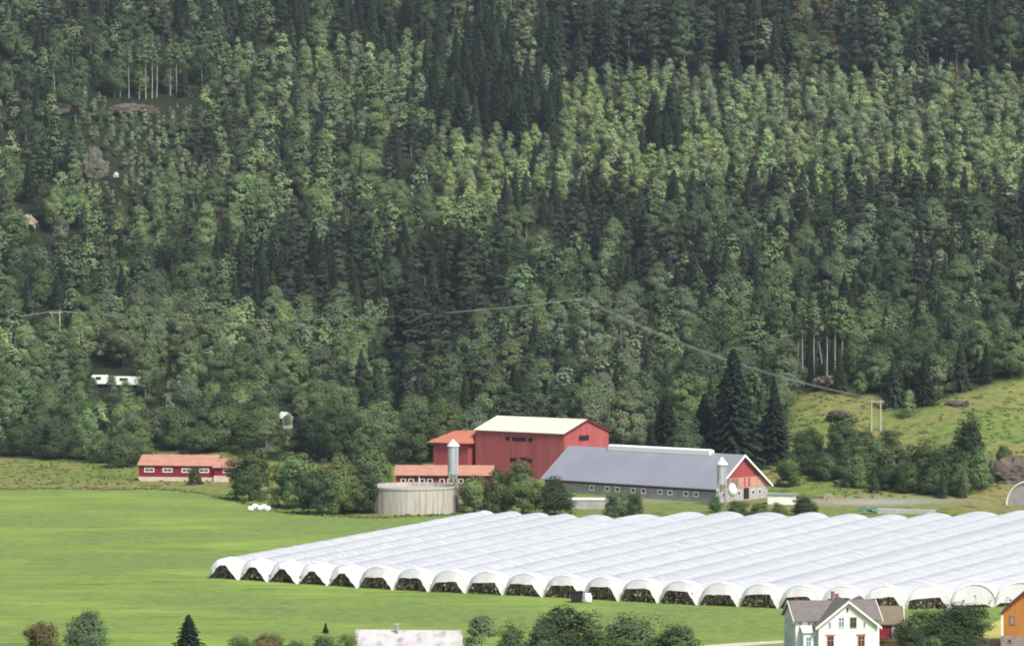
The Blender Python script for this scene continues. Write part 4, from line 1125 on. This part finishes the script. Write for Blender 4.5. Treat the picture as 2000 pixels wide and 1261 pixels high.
# ------------------------------------------------------------------ trees and bushes placed one by one
HERO = [  # kind, name, u, v base, v top, width px, shade, label, flat-field distance override
    ('alder_tree', 'bush', 487, 977, 872, 98, 'mid', 'large dense round bush nearest the low red shed', None),
    ('alder_tree', 'bush', 578, 992, 880, 90, 'pale', 'second big round bush, behind the white bales', None),
    ('alder_tree', 'bush', 625, 1004, 900, 100, 'dark', 'dark bush at the front of the clump by the bales', None),
    ('alder_tree', 'bush', 664, 1004, 888, 74, 'pale', 'bush with bright top in the middle of the clump', None),
    ('alder_tree', 'bush', 700, 1002, 892, 74, 'dark', 'dark bush right against the concrete tank', None),
    ('alder_tree', 'bush', 730, 985, 868, 66, 'pale', 'tall pale-topped bush at the end of the middle red shed', None),
    ('alder_tree', 'bush', 380, 946, 915, 30, 'dark', 'small dark bush before the low red shed', None),
    ('alder_tree', 'bush', 925, 1002, 918, 66, 'pale', 'olive bush between the tank and the tall red barn', None),
    ('alder_tree', 'bush', 975, 1003, 925, 60, 'mid', 'broad bush in front of the tall red barn wall', None),
    ('alder_tree', 'bush', 1020, 1004, 899, 84, 'pale', 'tallest bush hiding the foot of the tall red barn', None),
    ('alder_tree', 'bush', 1085, 1004, 930, 72, 'dark', 'dark bush covering the near corner of the grey-roofed barn', None),
    ('alder_tree', 'bush', 1203, 1008, 966, 52, 'greyish', 'silvery low bush beside the concrete block', None),
    ('alder_tree', 'bush', 1240, 1008, 966, 38, 'mid', 'small green bush next to the silvery one', None),
    ('alder_tree', 'shrub', 1398, 1000, 966, 26, 'mid', 'small shrub at the feet of the pale silo', None),
    ('alder_tree', 'shrub', 1440, 1008, 978, 50, 'yellowish', 'dry yellowish shrub under the gable wall', None),
    ('alder_tree', 'shrub', 1483, 1008, 985, 44, 'yellowish', 'flat straw-coloured shrub between the gable and the tunnels', None),
    ('alder_tree', 'shrub', 1522, 1010, 980, 34, 'brownish', 'brownish shrub before the low white shed', None),
    ('alder_tree', 'shrub', 1570, 1006, 968, 52, 'dark', 'dark shrub beyond the low white shed', None),
    ('spruce_tree', None, 1432, 915, 684, 120, 'dark', 'biggest dark spruce, standing behind the grey-roofed barn', None),
    ('spruce_tree', None, 1376, 905, 770, 80, 'dark', 'shorter dark spruce beside the biggest one behind the barn', None),
    ('spruce_tree', None, 1512, 905, 762, 84, 'dark', 'dark spruce at the knoll side of the biggest one', None),
    ('spruce_tree', None, 1300, 895, 772, 80, 'dark', 'dark spruce above the ridge vent of the grey roof', None),
    ('alder_tree', None, 1340, 860, 728, 110, 'pale', 'fresh green broad tree among the dark spruces behind the barn', None),
    ('birch_tree', None, 1160, 815, 680, 96, 'greyish', 'tall drooping grey-green birch over the red barn roof end', None),
    ('birch_tree', None, 1090, 765, 600, 110, 'greyish', 'very tall drooping birch over the pale roof ridge', None),
    ('birch_tree', None, 1215, 745, 570, 120, 'greyish', 'huge drooping birch with olive crown above the barns', None),
    ('birch_tree', None, 1150, 770, 580, 110, 'greyish', 'olive birch crown where the cables vanish over the red barn', None),
    ('pine_tree', None, 795, 775, 578, 120, 'dark', 'tall dark pine above the concrete tank', None),
    ('pine_tree', None, 850, 775, 600, 80, 'dark', 'second dark pine, next to the tallest one above the tank', None),
    ('alder_tree', None, 655, 900, 774, 92, 'dark', 'domed olive tree above the round bushes', None),
    ('alder_tree', None, 615, 880, 790, 80, 'dark', 'broad tree just behind the domed olive one', None),
    ('alder_tree', None, 820, 905, 800, 90, 'mid', 'rounded tree above the middle red shed', None),
    ('alder_tree', None, 880, 895, 770, 90, 'pale', 'pale rounded tree touching the orange annex roof', None),
    ('alder_tree', None, 905, 905, 872, 40, 'greyish', 'small silvery tree under the orange annex roof', None),
    ('alder_tree', None, 760, 800, 748, 60, 'pale', 'bright light-green round tree above the tank bushes', None),
    ('alder_tree', None, 240, 912, 840, 78, 'greyish', 'grey-green rounded tree at the corner of the low red shed', None),
    ('alder_tree', None, 500, 885, 812, 100, 'mid', 'broad tree right behind the low red shed', None),
    ('alder_tree', None, 400, 882, 826, 90, 'mid', 'low broad tree over the roof of the low red shed', None),
    ('birch_tree', None, 1680, 775, 728, 32, 'yellowish', 'small bright yellow-green birch beside the twin pole', None),
    ('birch_tree', None, 1776, 815, 762, 30, 'pale', 'narrow pale birch at the wood edge beyond the twin pole', None),
    ('alder_tree', None, 1645, 935, 812, 82, 'dark', 'dark rounded tree on the knoll below the twin pole', None),
    ('alder_tree', None, 1580, 925, 838, 76, 'mid', 'mid green bushy tree at the foot of the knoll', None),
    ('alder_tree', None, 1700, 940, 860, 78, 'mid', 'bushy tree in the hedge directly under the twin pole', None),
    ('alder_tree', None, 1750, 945, 872, 74, 'mid', 'hedge tree just beyond the one under the twin pole', None),
    ('alder_tree', None, 1800, 955, 866, 84, 'mid', 'hedge tree halfway along the foot of the knoll', None),
    ('alder_tree', None, 1850, 962, 872, 84, 'dark', 'dark hedge tree toward the rock face', None),
    ('alder_tree', None, 1893, 900, 816, 66, 'dark', 'dark rounded tree alone on the grassy knoll', None),
    ('alder_tree', None, 1908, 955, 882, 70, 'pale', 'pale hedge tree next to the rock face', None),
    ('alder_tree', None, 1540, 950, 880, 50, 'pale', 'slender pale tree between the barn and the knoll', None),
    ('spruce_tree', None, 1708, 962, 920, 24, 'pale', 'little pointed spruce before the knoll hedge', None),
    ('spruce_tree', None, 1840, 972, 914, 22, 'pale', 'second little pointed spruce, farther along the hedge', None),
    ('spruce_tree', None, 1880, 972, 918, 22, 'pale', 'little pointed spruce nearest the rock face', None),
    ('alder_tree', None, 1960, 905, 868, 34, 'mid', 'small tree above the rock face', None),
    ('alder_tree', 'bush', 1615, 938, 870, 60, 'mid', 'bush filling the hedge below the flat reddish rock', None),
    ('alder_tree', 'bush', 1672, 952, 895, 50, 'pale', 'pale bush at the hedge foot behind the grey rock heap', None),
    ('alder_tree', 'bush', 1728, 956, 902, 54, 'dark', 'dark bush low in the hedge below the twin pole', None),
    ('alder_tree', 'bush', 1775, 962, 905, 56, 'mid', 'rounded bush between two hedge trees of the knoll', None),
    ('alder_tree', 'bush', 1825, 966, 908, 56, 'mid', 'bush just beyond the middle of the knoll hedge', None),
    ('alder_tree', 'bush', 1875, 966, 905, 54, 'pale', 'bright bush behind the little spruce by the rock face', None),
    ('alder_tree', 'bush', 1738, 872, 840, 50, 'pale', 'fresh green bush beside the feet of the twin pole', None),
    ('alder_tree', 'bush', 1690, 868, 842, 40, 'mid', 'small bush at the near foot of the twin pole', None),
    ('alder_tree', 'bush', 1590, 862, 838, 40, 'pale', 'low bush on the open grass under the power line', None),
    ('birch_tree', None, 218, 786, 733, 30, 'mid', 'little birch growing between the two white trailers', None),
    ('birch_tree', None, 180, 788, 738, 30, 'dark', 'small dark birch before the shorter white trailer', None),
    ('birch_tree', None, 284, 792, 736, 42, 'mid', 'small birch covering the grey rear of the longer trailer', None),
    ('birch_tree', None, 246, 796, 744, 34, 'pale', 'pale birch top in front of the longer white trailer', None),
    ('birch_tree', None, 340, 792, 744, 40, 'dark', 'dark birch half covering the grey-white trailer', None),
    ('birch_tree', None, 560, 860, 812, 30, 'mid', 'young birch standing before the little white hut', None),
]
def hero(kn, nm, u, vb, vt, wpx, shade, lab, Yf, grp=None):
    if Yf is None: X, Y, Z = hit(u, vb)
    else: Y = Yf; X = (u - 1000) * Y / F; Z = 0.0; vb = V0 + H * F / Y
    K = KINDS_[kn]
    h = (vb - vt) * Y / F
    wr = (wpx * Y / F / 2) / (K['cr'] * .97) / (h / K['h'])
    cat = {'bush': 'bush', 'shrub': 'shrub'}.get(nm, kn.replace('_', ' '))
    tn = rnd_tint(kn, shade)
    if kn == 'alder_tree': tn = (tn[0] * .80, tn[1] * .78, tn[2] * .76, 1)
    return plant_tree(kn, X, Y, Z, h, wr, tn, lab, grp, True, cat, name=nm, sink=kn == 'alder_tree'), X, Y
hero_xy = []
for a in HERO:
    o, X, Y = hero(*a[:3], *a[3:], grp={'bush': 'bushes between the farm buildings and the meadow', 'shrub': 'shrubs around the silo and low white shed'}.get(a[1], 'trees standing out around the farm'))
    hero_xy.append((X, Y, a[5] * Y / F / 2))
FORE = [
    ('alder_tree', 82, 1216, 62, 'brownish', 430, 'brownish treetop poking up at the meadow corner'),
    ('birch_tree', 172, 1193, 88, 'dark', 428, 'tallest grey-green treetop of the near row in the meadow'),
    ('spruce_tree', 368, 1200, 66, 'dark', 426, 'dark pointed treetop standing alone before the meadow'),
    ('alder_tree', 520, 1228, 58, 'brownish', 424, 'brownish shrubby treetop before the pale shed roof'),
    ('alder_tree', 575, 1242, 54, 'mid', 420, 'low green shrub next to the brownish treetop'),
    ('alder_tree', 632, 1240, 60, 'mid', 420, 'shrub touching the gable end of the pale shed roof'),
    ('alder_tree', 470, 1250, 60, 'yellowish', 420, 'lowest yellow-green shrub along the near edge'),
    ('alder_tree', 680, 1246, 50, 'yellowish', 416, 'pale shrub overlapping the shed roof corner'),
    ('birch_tree', 940, 1204, 70, 'mid', 420, 'twiggy bush just past the pale shed roof'),
    ('alder_tree', 1000, 1222, 66, 'mid', 418, 'low bush between the twiggy one and the dark one'),
    ('alder_tree', 1105, 1198, 130, 'dark', 424, 'big dark bush in front of the tunnel mouths'),
    ('alder_tree', 1060, 1218, 80, 'dark', 415, 'dark bush merging with the big one'),
    ('alder_tree', 1170, 1226, 80, 'mid', 414, 'green bush in the hollow between the two big ones'),
    ('alder_tree', 1232, 1206, 130, 'mid', 424, 'big olive bush beside the big dark one'),
    ('alder_tree', 1325, 1218, 96, 'mid', 420, 'olive bush sloping down to the farm track'),
    ('alder_tree', 1800, 1188, 96, 'mid', 448, 'olive bush behind the red outbuilding corner'),
    ('alder_tree', 1880, 1180, 100, 'dark', 452, 'big dark bush between the outbuilding and the ochre barn'),
    ('alder_tree', 1846, 1206, 110, 'dark', 436, 'dark bush at the front between the houses'),
    ('alder_tree', 1786, 1222, 60, 'dark', 434, 'small dark bush against the outbuilding wall'),
    ('alder_tree', 1822, 1250, 50, 'pale', 420, 'low pale bush at the bottom between the houses'),
    ('alder_tree', 1912, 1244, 60, 'dark', 430, 'low dark bush beside the yellow cut grass'),
    ('alder_tree', 1728, 1246, 50, 'brownish', 442, 'low reddish shrub below the crimson wall'),
]
for kn, u, vt, wpx, shade, Yf, lab in FORE:
    hero(kn, 'bush' if kn == 'alder_tree' else None, u, 0, vt, wpx * 1.15, shade, lab, Yf, grp='treetops and bushes along the near edge of the meadow')
X, Y, Z = hit(636, 1236)
plant_tree('spruce_tree', X, Y, .0, 1.6, 1.6, rnd_tint('spruce_tree', 'dark'), 'tiny dark bush alone in the meadow', None, True, 'shrub', name='shrub')

# bare-stemmed birches whose white trunks show
def stem_birch(u, vb, vt, lean, lab, wr=.8, grp='birches with bare white trunks', r=.16):
    X, Y, Z = hit(u, vb); h = (vb - vt) * Y / F
    g = np.random.default_rng(int(u * 7 + vb))
    rt = empty('birch_tree', (X, Y, Z), 0, label=lab, cat='birch tree', group=grp)
    trunk_mesh(g, h, r, 5, h * .55, 2, lean).build('trunk', M['birch_bark'], rt)
    V = crown_birch(g, h, h * .52, 2.5 * wr, 52, 28, .42); V[:, 0] += lean * V[:, 2]
    o = bpy.data.objects.new('crown', np_mesh('crown', V, np.arange(len(V)).reshape(-1, 4), [KINDS_['birch_tree']['mleaf']])); COL.objects.link(o); o.parent = rt; o.color = rnd_tint('birch_tree', 'mid')
for i, (u, vb, vt, ln) in enumerate([(1539, 732, 600, 0), (1568, 728, 580, -.02), (1612, 752, 590, -.13), (1615, 752, 575, .02), (1632, 750, 560, -.02), (1642, 748, 580, .03), (1650, 745, 600, .08), (1590, 735, 570, 0), (1556, 735, 590, .04)]):
    stem_birch(u, vb, vt, ln, f"bare-trunked birch over the knoll's rocky bank, {['at the barn-side end', 'second along', 'the most slanted trunk', 'straight one beside the slanted trunk', 'middle thin trunk', 'thin trunk past the middle', 'last one, leaning outward', 'crown-heavy one behind', 'slightly tilted one behind'][i]}", r=.2)
for i, (u, vb, vt, ln) in enumerate([(252, 192, 90, 0), (272, 194, 82, .02), (285, 194, 70, -.01), (297, 194, 66, 0), (306, 192, 70, .02), (333, 188, 76, 0), (345, 188, 70, -.02), (360, 186, 78, .02), (235, 190, 92, 0)]):
    stem_birch(u, vb, vt, ln, f"tall bare-trunked birch on the high ledge, {['second from the cliff side', 'third from the cliff side', 'fourth from the cliff side', 'middle of the row', 'just past the middle', 'fourth from the far end', 'third from the far end', 'last at the far end', 'nearest the cliff side'][i]}", .75, 'birch row on the high ledge', r=.2)
stem_birch(110, 208, 88, -.06, 'lone leaning white birch trunk on the brown bank', 1.2, r=.24)

# ------------------------------------------------------------------ the wood
def region(u, v):
    """(u, v): image place of the tree's foot. -> kinds with weights, height range, spacing, shade weights"""
    n1 = float(vnoise(u, v, 90, 21)); n2 = float(vnoise(u, v, 45, 22))
    B, Y_, S, P_, A_ = 'birch_tree', 'young_birch', 'spruce_tree', 'pine_tree', 'alder_tree'
    vc = v - 30
    if u > 1060 and v < 158 - 8 * math.sin(u / 90):
        if 1540 < u < 1660 and v > 40: return [(P_, 4), (B, 2)], (12, 17), 7.5, ['greyish', 'brownish', 'mid']
        return [(P_, 5), (S, 4), (B, 1.5)], (19, 26), 5.6, ['greyish', 'mid', 'dark', 'mid']
    if u > 1000 and v < 190: return [(Y_, 1)], (7, 9), 5.0, ['greyish', 'mid']
    if 830 < u < 1095 and 70 < vc < 255 and (u - 830) * .5 + 60 < 330 - vc * .2:
        return [(S, 8), (Y_, 1)], (15, 20), 4.6, ['dark', 'mid', 'dark']
    if 860 < u and v < 445 - 60 * n1 + max(0, 1100 - u) * .1 and (u > 1000 or v > 235):
        if 1270 < u < 1330 and 230 < v < 320: return [(S, 1)], (12, 16), 5, ['dark']
        if n2 > .88: return [(S, 1), (P_, 1)], (8, 12), 5.0, ['dark', 'mid']
        pale = ['pale', 'pale', 'mid', 'yellowish'] if (v > 300 or u < 1280) else ['mid', 'greyish', 'mid', 'pale']
        return [(Y_, 9), (S, .15), (B, .8)], (7, 11.5), 4.9, pale
    if u > 1130 and v < 620:
        if v > 510 and n1 > .5: return [(S, 4), (B, 3)], (12, 17), 5.5, ['dark', 'mid']
        return [(S, 4.5), (P_, 4.5), (B, 2.2), (Y_, 1.5)], (12, 19), 5.4, ['dark', 'dark', 'mid', 'greyish']
    if u > 1290 and v < 800:
        if 1530 < u < 1660 and 640 < v < 765: return [(S, 1)], (7, 9), 5.5, ['dark']
        if u > 1700: return [(A_, 4), (S, 3), (B, 3)], (10, 15), 6, ['dark', 'mid', 'dark']
        return [(B, 6), (S, 2), (A_, 2)], (11, 16), 6, ['mid', 'dark', 'mid', 'greyish']
    if u > 1270: return [(S, 4), (A_, 3), (B, 2)], (9, 13), 5.5, ['dark', 'mid']
    if 150 < u < 380 and 200 < v < 400:
        if u < 240 and v > 250: return [(Y_, 1)], (4, 6.5), 3.9, ['mid', 'greyish', 'dark']
        return [(Y_, 5), (A_, 1)], (4, 6.5), 3.5, ['mid', 'greyish', 'mid', 'mid']
    if u < 420 and v < 225:
        if v < 110: return [(B, 3), (S, 5), (P_, 2)], (13, 18), 6, ['dark', 'mid', 'greyish']
        return [(B, 7), (S, 3)], (11, 15), 6, ['mid', 'dark', 'mid']
    if v < 110: return [(S, 6), (B, 3), (P_, 2)], (13, 19), 5.4, ['dark', 'mid', 'mid']
    if 420 <= u < 900 and v < 300: return [(S, 3.5), (Y_, 5), (B, 4)], (9, 14), 5.0, ['mid', 'mid', 'pale', 'greyish']
    if v < 330 and u < 160: return [(B, 6), (S, 3)], (11, 15), 6, ['dark', 'mid']
    if u < 1150 and v < 520:
        if n1 > .62: return [(P_, 4), (S, 3), (B, 2)], (12, 16), 5.8, ['mid', 'dark', 'greyish']
        return [(B, 6), (P_, 2), (A_, 2), (S, 1)], (10, 15), 5.8, ['mid', 'pale', 'pale', 'mid']
    if 450 < u < 980 and v < 660: return [(S, 6), (P_, 3), (B, 1)], (13, 18), 5.4, ['dark', 'dark', 'mid']
    if v < 660: return [(B, 5), (A_, 3), (S, 2.5)], (10, 15), 6, ['dark', 'mid', 'dark']
    if v < 790 and u < 760: return [(B, 8), (A_, 1.5), (S, .5)], (12, 17), 5.6, ['pale', 'mid', 'mid', 'greyish']
    if 700 < u < 930 and v < 850: return [(P_, 4), (S, 4), (B, 1)], (12, 18), 5.6, ['dark', 'mid']
    if u > 900: return [(B, 6), (P_, 2), (S, 2)], (13, 18), 6, ['greyish', 'mid', 'dark']
    return [(A_, 6), (B, 2)], (8, 11.5), 6.6, ['mid', 'dark', 'mid', 'greyish', 'pale']

FW, FH_ = 2000, 1261
CLEAR = [(160, 290, 724, 768, 9), (300, 365, 735, 770, 8), (535, 580, 790, 842, 9), (210, 400, 192, 205, 8), (30, 80, 405, 450, 14), (210, 240, 320, 356, 9), (165, 205, 300, 350, 8), (1085, 1130, 120, 150, 9)]
def cleared(u, v, y, h):
    """an open strip in front of what shows between the trees"""
    hp_ = h * F / y
    for u0, u1, v0, v1, dd in CLEAR:
        if u0 < u < u1 and v > v0 and v - hp_ < v1 - 3 and v < v1 + 75: return True
    return False
cand = []
for yy in np.arange(752, 1490, 2.2):
    hwid = 1180 * yy / F
    for xx in np.arange(-hwid, hwid, 2.2):
        cand.append((xx, yy))
cand = np.array(cand) + rng.uniform(-1.1, 1.1, (len(cand), 2))
rng.shuffle(cand)
CZ = ground(cand[:, 0], cand[:, 1]); CU, CV = pix(cand[:, 0], cand[:, 1], CZ)
okm = (CV < np.interp(CU, EU, EV) - 1) & (CV > -115)
cand, CZ, CU, CV = cand[okm], CZ[okm], CU[okm], CV[okm]
gridh = {}
def near(x, y, s):
    gx0, gy0 = int(x // 8), int(y // 8)
    for i in (-1, 0, 1):
        for j in (-1, 0, 1):
            for (a, b, s2) in gridh.get((gx0 + i, gy0 + j), ()):
                if (a - x) ** 2 + (b - y) ** 2 < ((s + s2) / 2) ** 2: return True
    return False
for (x, y, r_) in hero_xy: gridh.setdefault((int(x // 8), int(y // 8)), []).append((x, y, min(9, r_ * 1.5)))
pole_xy = [PA[:2], PB[:2], PC[:2]]
trees = []
for (x, y), z, u, v in zip(cand, CZ, CU, CV):
    kinds, (h0, h1), s, shades = region(u, v)
    s *= 1.28; h0 *= 1.08; h1 *= 1.1
    if near(x, y, s): continue
    tot = sum(w_ for _, w_ in kinds); q = R.random() * tot
    for kn, w_ in kinds:
        q -= w_
        if q <= 0: break
    h = R.uniform(h0, h1)
    if kn == 'young_birch': h = min(h, 12)
    if kn == 'alder_tree': h = min(h, 12.5)
    if cleared(u, v, y, h):
        h = R.uniform(2.2, 3.4); kn = 'young_birch'
        if cleared(u, v, y, h): continue
    if any((x - a) ** 2 + (y - b) ** 2 < 16 for a, b in pole_xy): continue
    if abs(u - PA[0] * F / PA[1] - 1000) < 60 and v > 640 and v < 720: h = min(h, 6.5)
    gridh.setdefault((int(x // 8), int(y // 8)), []).append((x, y, s))
    trees.append([kn, x, y, z, h, u, v, R.choice(shades)])
# how much of each tree shows (nearest first, skyline per column)
trees.sort(key=lambda t_: t_[2])
sky_l = np.full(2400, 905.0)
for t_ in trees:
    kn, x, y, z, h, u, v, sh_ = t_
    K = KINDS_[kn]; wpx = K['cr'] * h / K['h'] * F / y
    a, b = int(max(0, u - wpx * .8 + 200)), int(min(2400, u + wpx * .8 + 200))
    vt = v - h * F / y
    seg = sky_l[a:b]
    t_.append(float(np.maximum(0, seg - (vt + 4)).sum()) if b > a else 0.0)
    if b > a:
        c0 = int(max(0, u - wpx * .4 + 200)); c1 = int(min(2400, u + wpx * .4 + 200))
        sky_l[c0:c1] = np.minimum(sky_l[c0:c1], vt + 10)
inview = [t_ for t_ in trees if 2 < t_[5] < 1998 and t_[8] > 60]
inview.sort(key=lambda t_: -t_[8])
CAP = {'spruce_tree': 290, 'birch_tree': 270, 'pine_tree': 290, 'young_birch': 290, 'alder_tree': 270}
chosen, cnt = set(), {k: 0 for k in CAP}
for t_ in inview:
    if cnt[t_[0]] < CAP[t_[0]]:
        cnt[t_[0]] += 1; chosen.add(id(t_))
COLN = [(190, 'over the rough grass'), (330, 'over the grass corner'), (480, 'over the low red shed'), (600, 'over the white bales'), (740, 'over the round bushes'), (905, 'over the concrete tank'), (1060, 'over the pale barn roof'), (1190, 'over the red gable'),
        (1320, 'over the grey roof'), (1460, 'over the red board gable'), (1600, 'over the white shed'), (1740, 'over the twin pole'), (1880, 'over the grassy knoll'), (2100, 'over the rock face')]
ROWN = [(90, "at the wood's top"), (180, 'very high'), (270, 'high'), (360, 'fairly high'), (450, 'above mid-slope'), (540, 'at mid-slope'), (630, 'below mid-slope'), (720, 'fairly low'), (810, 'low'), (2000, 'at the bottom')]
TH_N = {'spruce_tree': 'spruce', 'pine_tree': 'pine', 'birch_tree': 'birch', 'young_birch': 'sapling birch', 'alder_tree': 'broadleaf'}
cells = {}
for t_ in trees:
    if id(t_) in chosen:
        cn = next(n for lim, n in COLN if t_[5] < lim); rn = next(n for lim, n in ROWN if t_[6] < lim)
        med = {'spruce_tree': 15, 'pine_tree': 15.5, 'birch_tree': 13, 'young_birch': 9, 'alder_tree': 9.5}[t_[0]]
        size = 'tall' if t_[4] > med else 'short'
        cells.setdefault((t_[0], t_[7], size, rn, cn), []).append(t_)
GRP = {'spruce_tree': 'spruces on the wooded slope', 'pine_tree': 'pines on the wooded slope', 'birch_tree': 'birches on the wooded slope', 'young_birch': 'young birches on the wooded slope', 'alder_tree': 'broadleaf trees on the wooded slope'}
big = sorted((t_ for t_ in trees if id(t_) in chosen), key=lambda t_: -t_[8])[:420]
big = {id(t_) for t_ in big}
for (kn, shd, size, rn, cn), L_ in cells.items():
    L_.sort(key=lambda t_: t_[5])
    for i, t_ in enumerate(L_):
        lab = f'{size} {shd} {TH_N[kn]} {rn} {cn}' if shd != 'mid' else f'{size} green {TH_N[kn]} {rn} {cn}'
        if len(L_) > 1: lab += f', {ORD[i] if i < 20 else "last"} from left'
        plant_tree(kn, t_[1], t_[2], t_[3] - .1, t_[4], R.uniform(.85, 1.2), rnd_tint(kn, shd), lab, GRP[kn], parts=id(t_) in big)
STUFFN = {'spruce_tree': ('spruce_forest', 'remaining dark spruces filling the slope'), 'pine_tree': ('pine_forest', 'remaining pines filling the slope'), 'birch_tree': ('birch_forest', 'remaining birches filling the slope'),
          'young_birch': ('young_forest', 'mass of small young birches filling the slope'), 'alder_tree': ('broadleaf_forest', 'remaining broadleaf trees filling the slope')}
nleft = 0
for kn in KINDS_:
    rest = [t_ for t_ in trees if t_[0] == kn and id(t_) not in chosen]
    if not rest: continue
    nleft += len(rest)
    VV, TT, MI = [], [], []
    for t_ in rest:
        V, T4 = LOW[kn][R.randrange(5)]
        sc = t_[4] / KINDS_[kn]['h']; sx_ = sc * R.uniform(.85, 1.2); a = R.uniform(0, 6.28); ca, sa = math.cos(a), math.sin(a)
        W_ = np.concatenate([V, T4])
        o_ = np.empty_like(W_)
        o_[:, 0] = (W_[:, 0] * ca - W_[:, 1] * sa) * sx_ + t_[1]; o_[:, 1] = (W_[:, 0] * sa + W_[:, 1] * ca) * sx_ + t_[2]; o_[:, 2] = W_[:, 2] * sc + t_[3] - .1
        VV.append(o_); TT.append(np.broadcast_to(np.array(rnd_tint(kn, t_[7])), (len(W_), 4)))
        mi = np.zeros(len(W_) // 4, dtype=np.int32); mi[len(V) // 4:] = 1; MI.append(mi)
    VV = np.concatenate(VV)
    me = np_mesh(STUFFN[kn][0], VV, np.arange(len(VV)).reshape(-1, 4), [KINDS_[kn]['mfar'], M[KINDS_[kn]['bark']]], mi=np.concatenate(MI), tint=np.concatenate(TT))
    o = bpy.data.objects.new(STUFFN[kn][0], me); COL.objects.link(o)
    tag(o, kind='stuff', label=STUFFN[kn][1])
print('TREES', len(trees), 'single', len(chosen), cnt, 'rest', nleft)

# ------------------------------------------------------------------ undergrowth: tufts, ferns and scrub on the open slopes and under the trees
g = np.random.default_rng(77)
cs = []
tries = np.stack([g.uniform(-170, 190, 26000), g.uniform(725, 1330, 26000)], -1)
tz = ground(tries[:, 0], tries[:, 1]); tu, tv = pix(tries[:, 0], tries[:, 1], tz)
inw = tv < np.interp(tu, EU, EV)
onhill = (~inw) & (tu > 1500) & (tu < 2100) & (tv < 975)
rough = (~inw) & (tu < 470) & (tv < 948)
cliff = inw & (tu > 130) & (tu < 420) & (tv > 190) & (tv < 420)
pick = (onhill & (g.random(len(tries)) < .75) & (vnoise(tries[:, 0], tries[:, 1], 9, 9) > .42)) | (rough & (g.random(len(tries)) < .6)) | (inw & (tv < 900) & (g.random(len(tries)) < .10)) | (cliff & (g.random(len(tries)) < .9))
c = np.stack([tries[pick, 0], tries[pick, 1], tz[pick] + .15], -1)
open_ = ~inw[pick]
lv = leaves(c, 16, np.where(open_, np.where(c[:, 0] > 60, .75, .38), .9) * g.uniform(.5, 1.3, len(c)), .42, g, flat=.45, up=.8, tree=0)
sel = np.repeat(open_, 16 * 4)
ed = []
for (u0, v0), (u1, v1) in zip(FIELD[1:-1], FIELD[2:]):
    for q in np.arange(0, 1, 3.0 / max(1, abs(u1 - u0))):
        X, Y, Z = at(u0 + (u1 - u0) * q + g.normal(0, 4), v0 + (v1 - v0) * q - abs(g.normal(0, 2.5)), 1)
        Y = H * F / ((v0 + (v1 - v0) * q - abs(g.normal(0, 2.2))) - V0); ed.append(((u0 + (u1 - u0) * q - 1000) * Y / F, Y, .12))
ed = np.array(ed)
le = leaves(ed, 16, .5 * g.uniform(.5, 1.3, len(ed)), .36, g, flat=.5, up=.8, tree=0)
lv = np.concatenate([lv, le]); sel = np.concatenate([sel, np.ones(len(le), bool)])
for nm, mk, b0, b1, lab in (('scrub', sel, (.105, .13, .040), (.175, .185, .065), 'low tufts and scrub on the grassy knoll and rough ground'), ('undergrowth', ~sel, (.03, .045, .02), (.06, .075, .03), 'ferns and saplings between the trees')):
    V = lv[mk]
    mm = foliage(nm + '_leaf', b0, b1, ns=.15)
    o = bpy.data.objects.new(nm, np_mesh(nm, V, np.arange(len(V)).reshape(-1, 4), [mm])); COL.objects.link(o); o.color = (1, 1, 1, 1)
    tag(o, kind='stuff', label=lab)

# ------------------------------------------------------------------ the air
hm = bpy.data.materials.new('haze'); hm.use_nodes = True
t = hm.node_tree; t.nodes.remove(t.nodes['Principled BSDF'])
pv = t.nodes.new('ShaderNodeVolumePrincipled')
pv.inputs['Color'].default_value = (.70, .82, 1.0, 1)
pv.inputs['Density'].default_value = 0.00006
pv.inputs['Anisotropy'].default_value = .2
t.links.new(pv.outputs[0], t.nodes['Material Output'].inputs['Volume'])
hz = MB().box(-950, 950, -260, 1840, -3, 470).build('haze', hm)
tag(hz, kind='stuff', label='thin bluish summer haze')
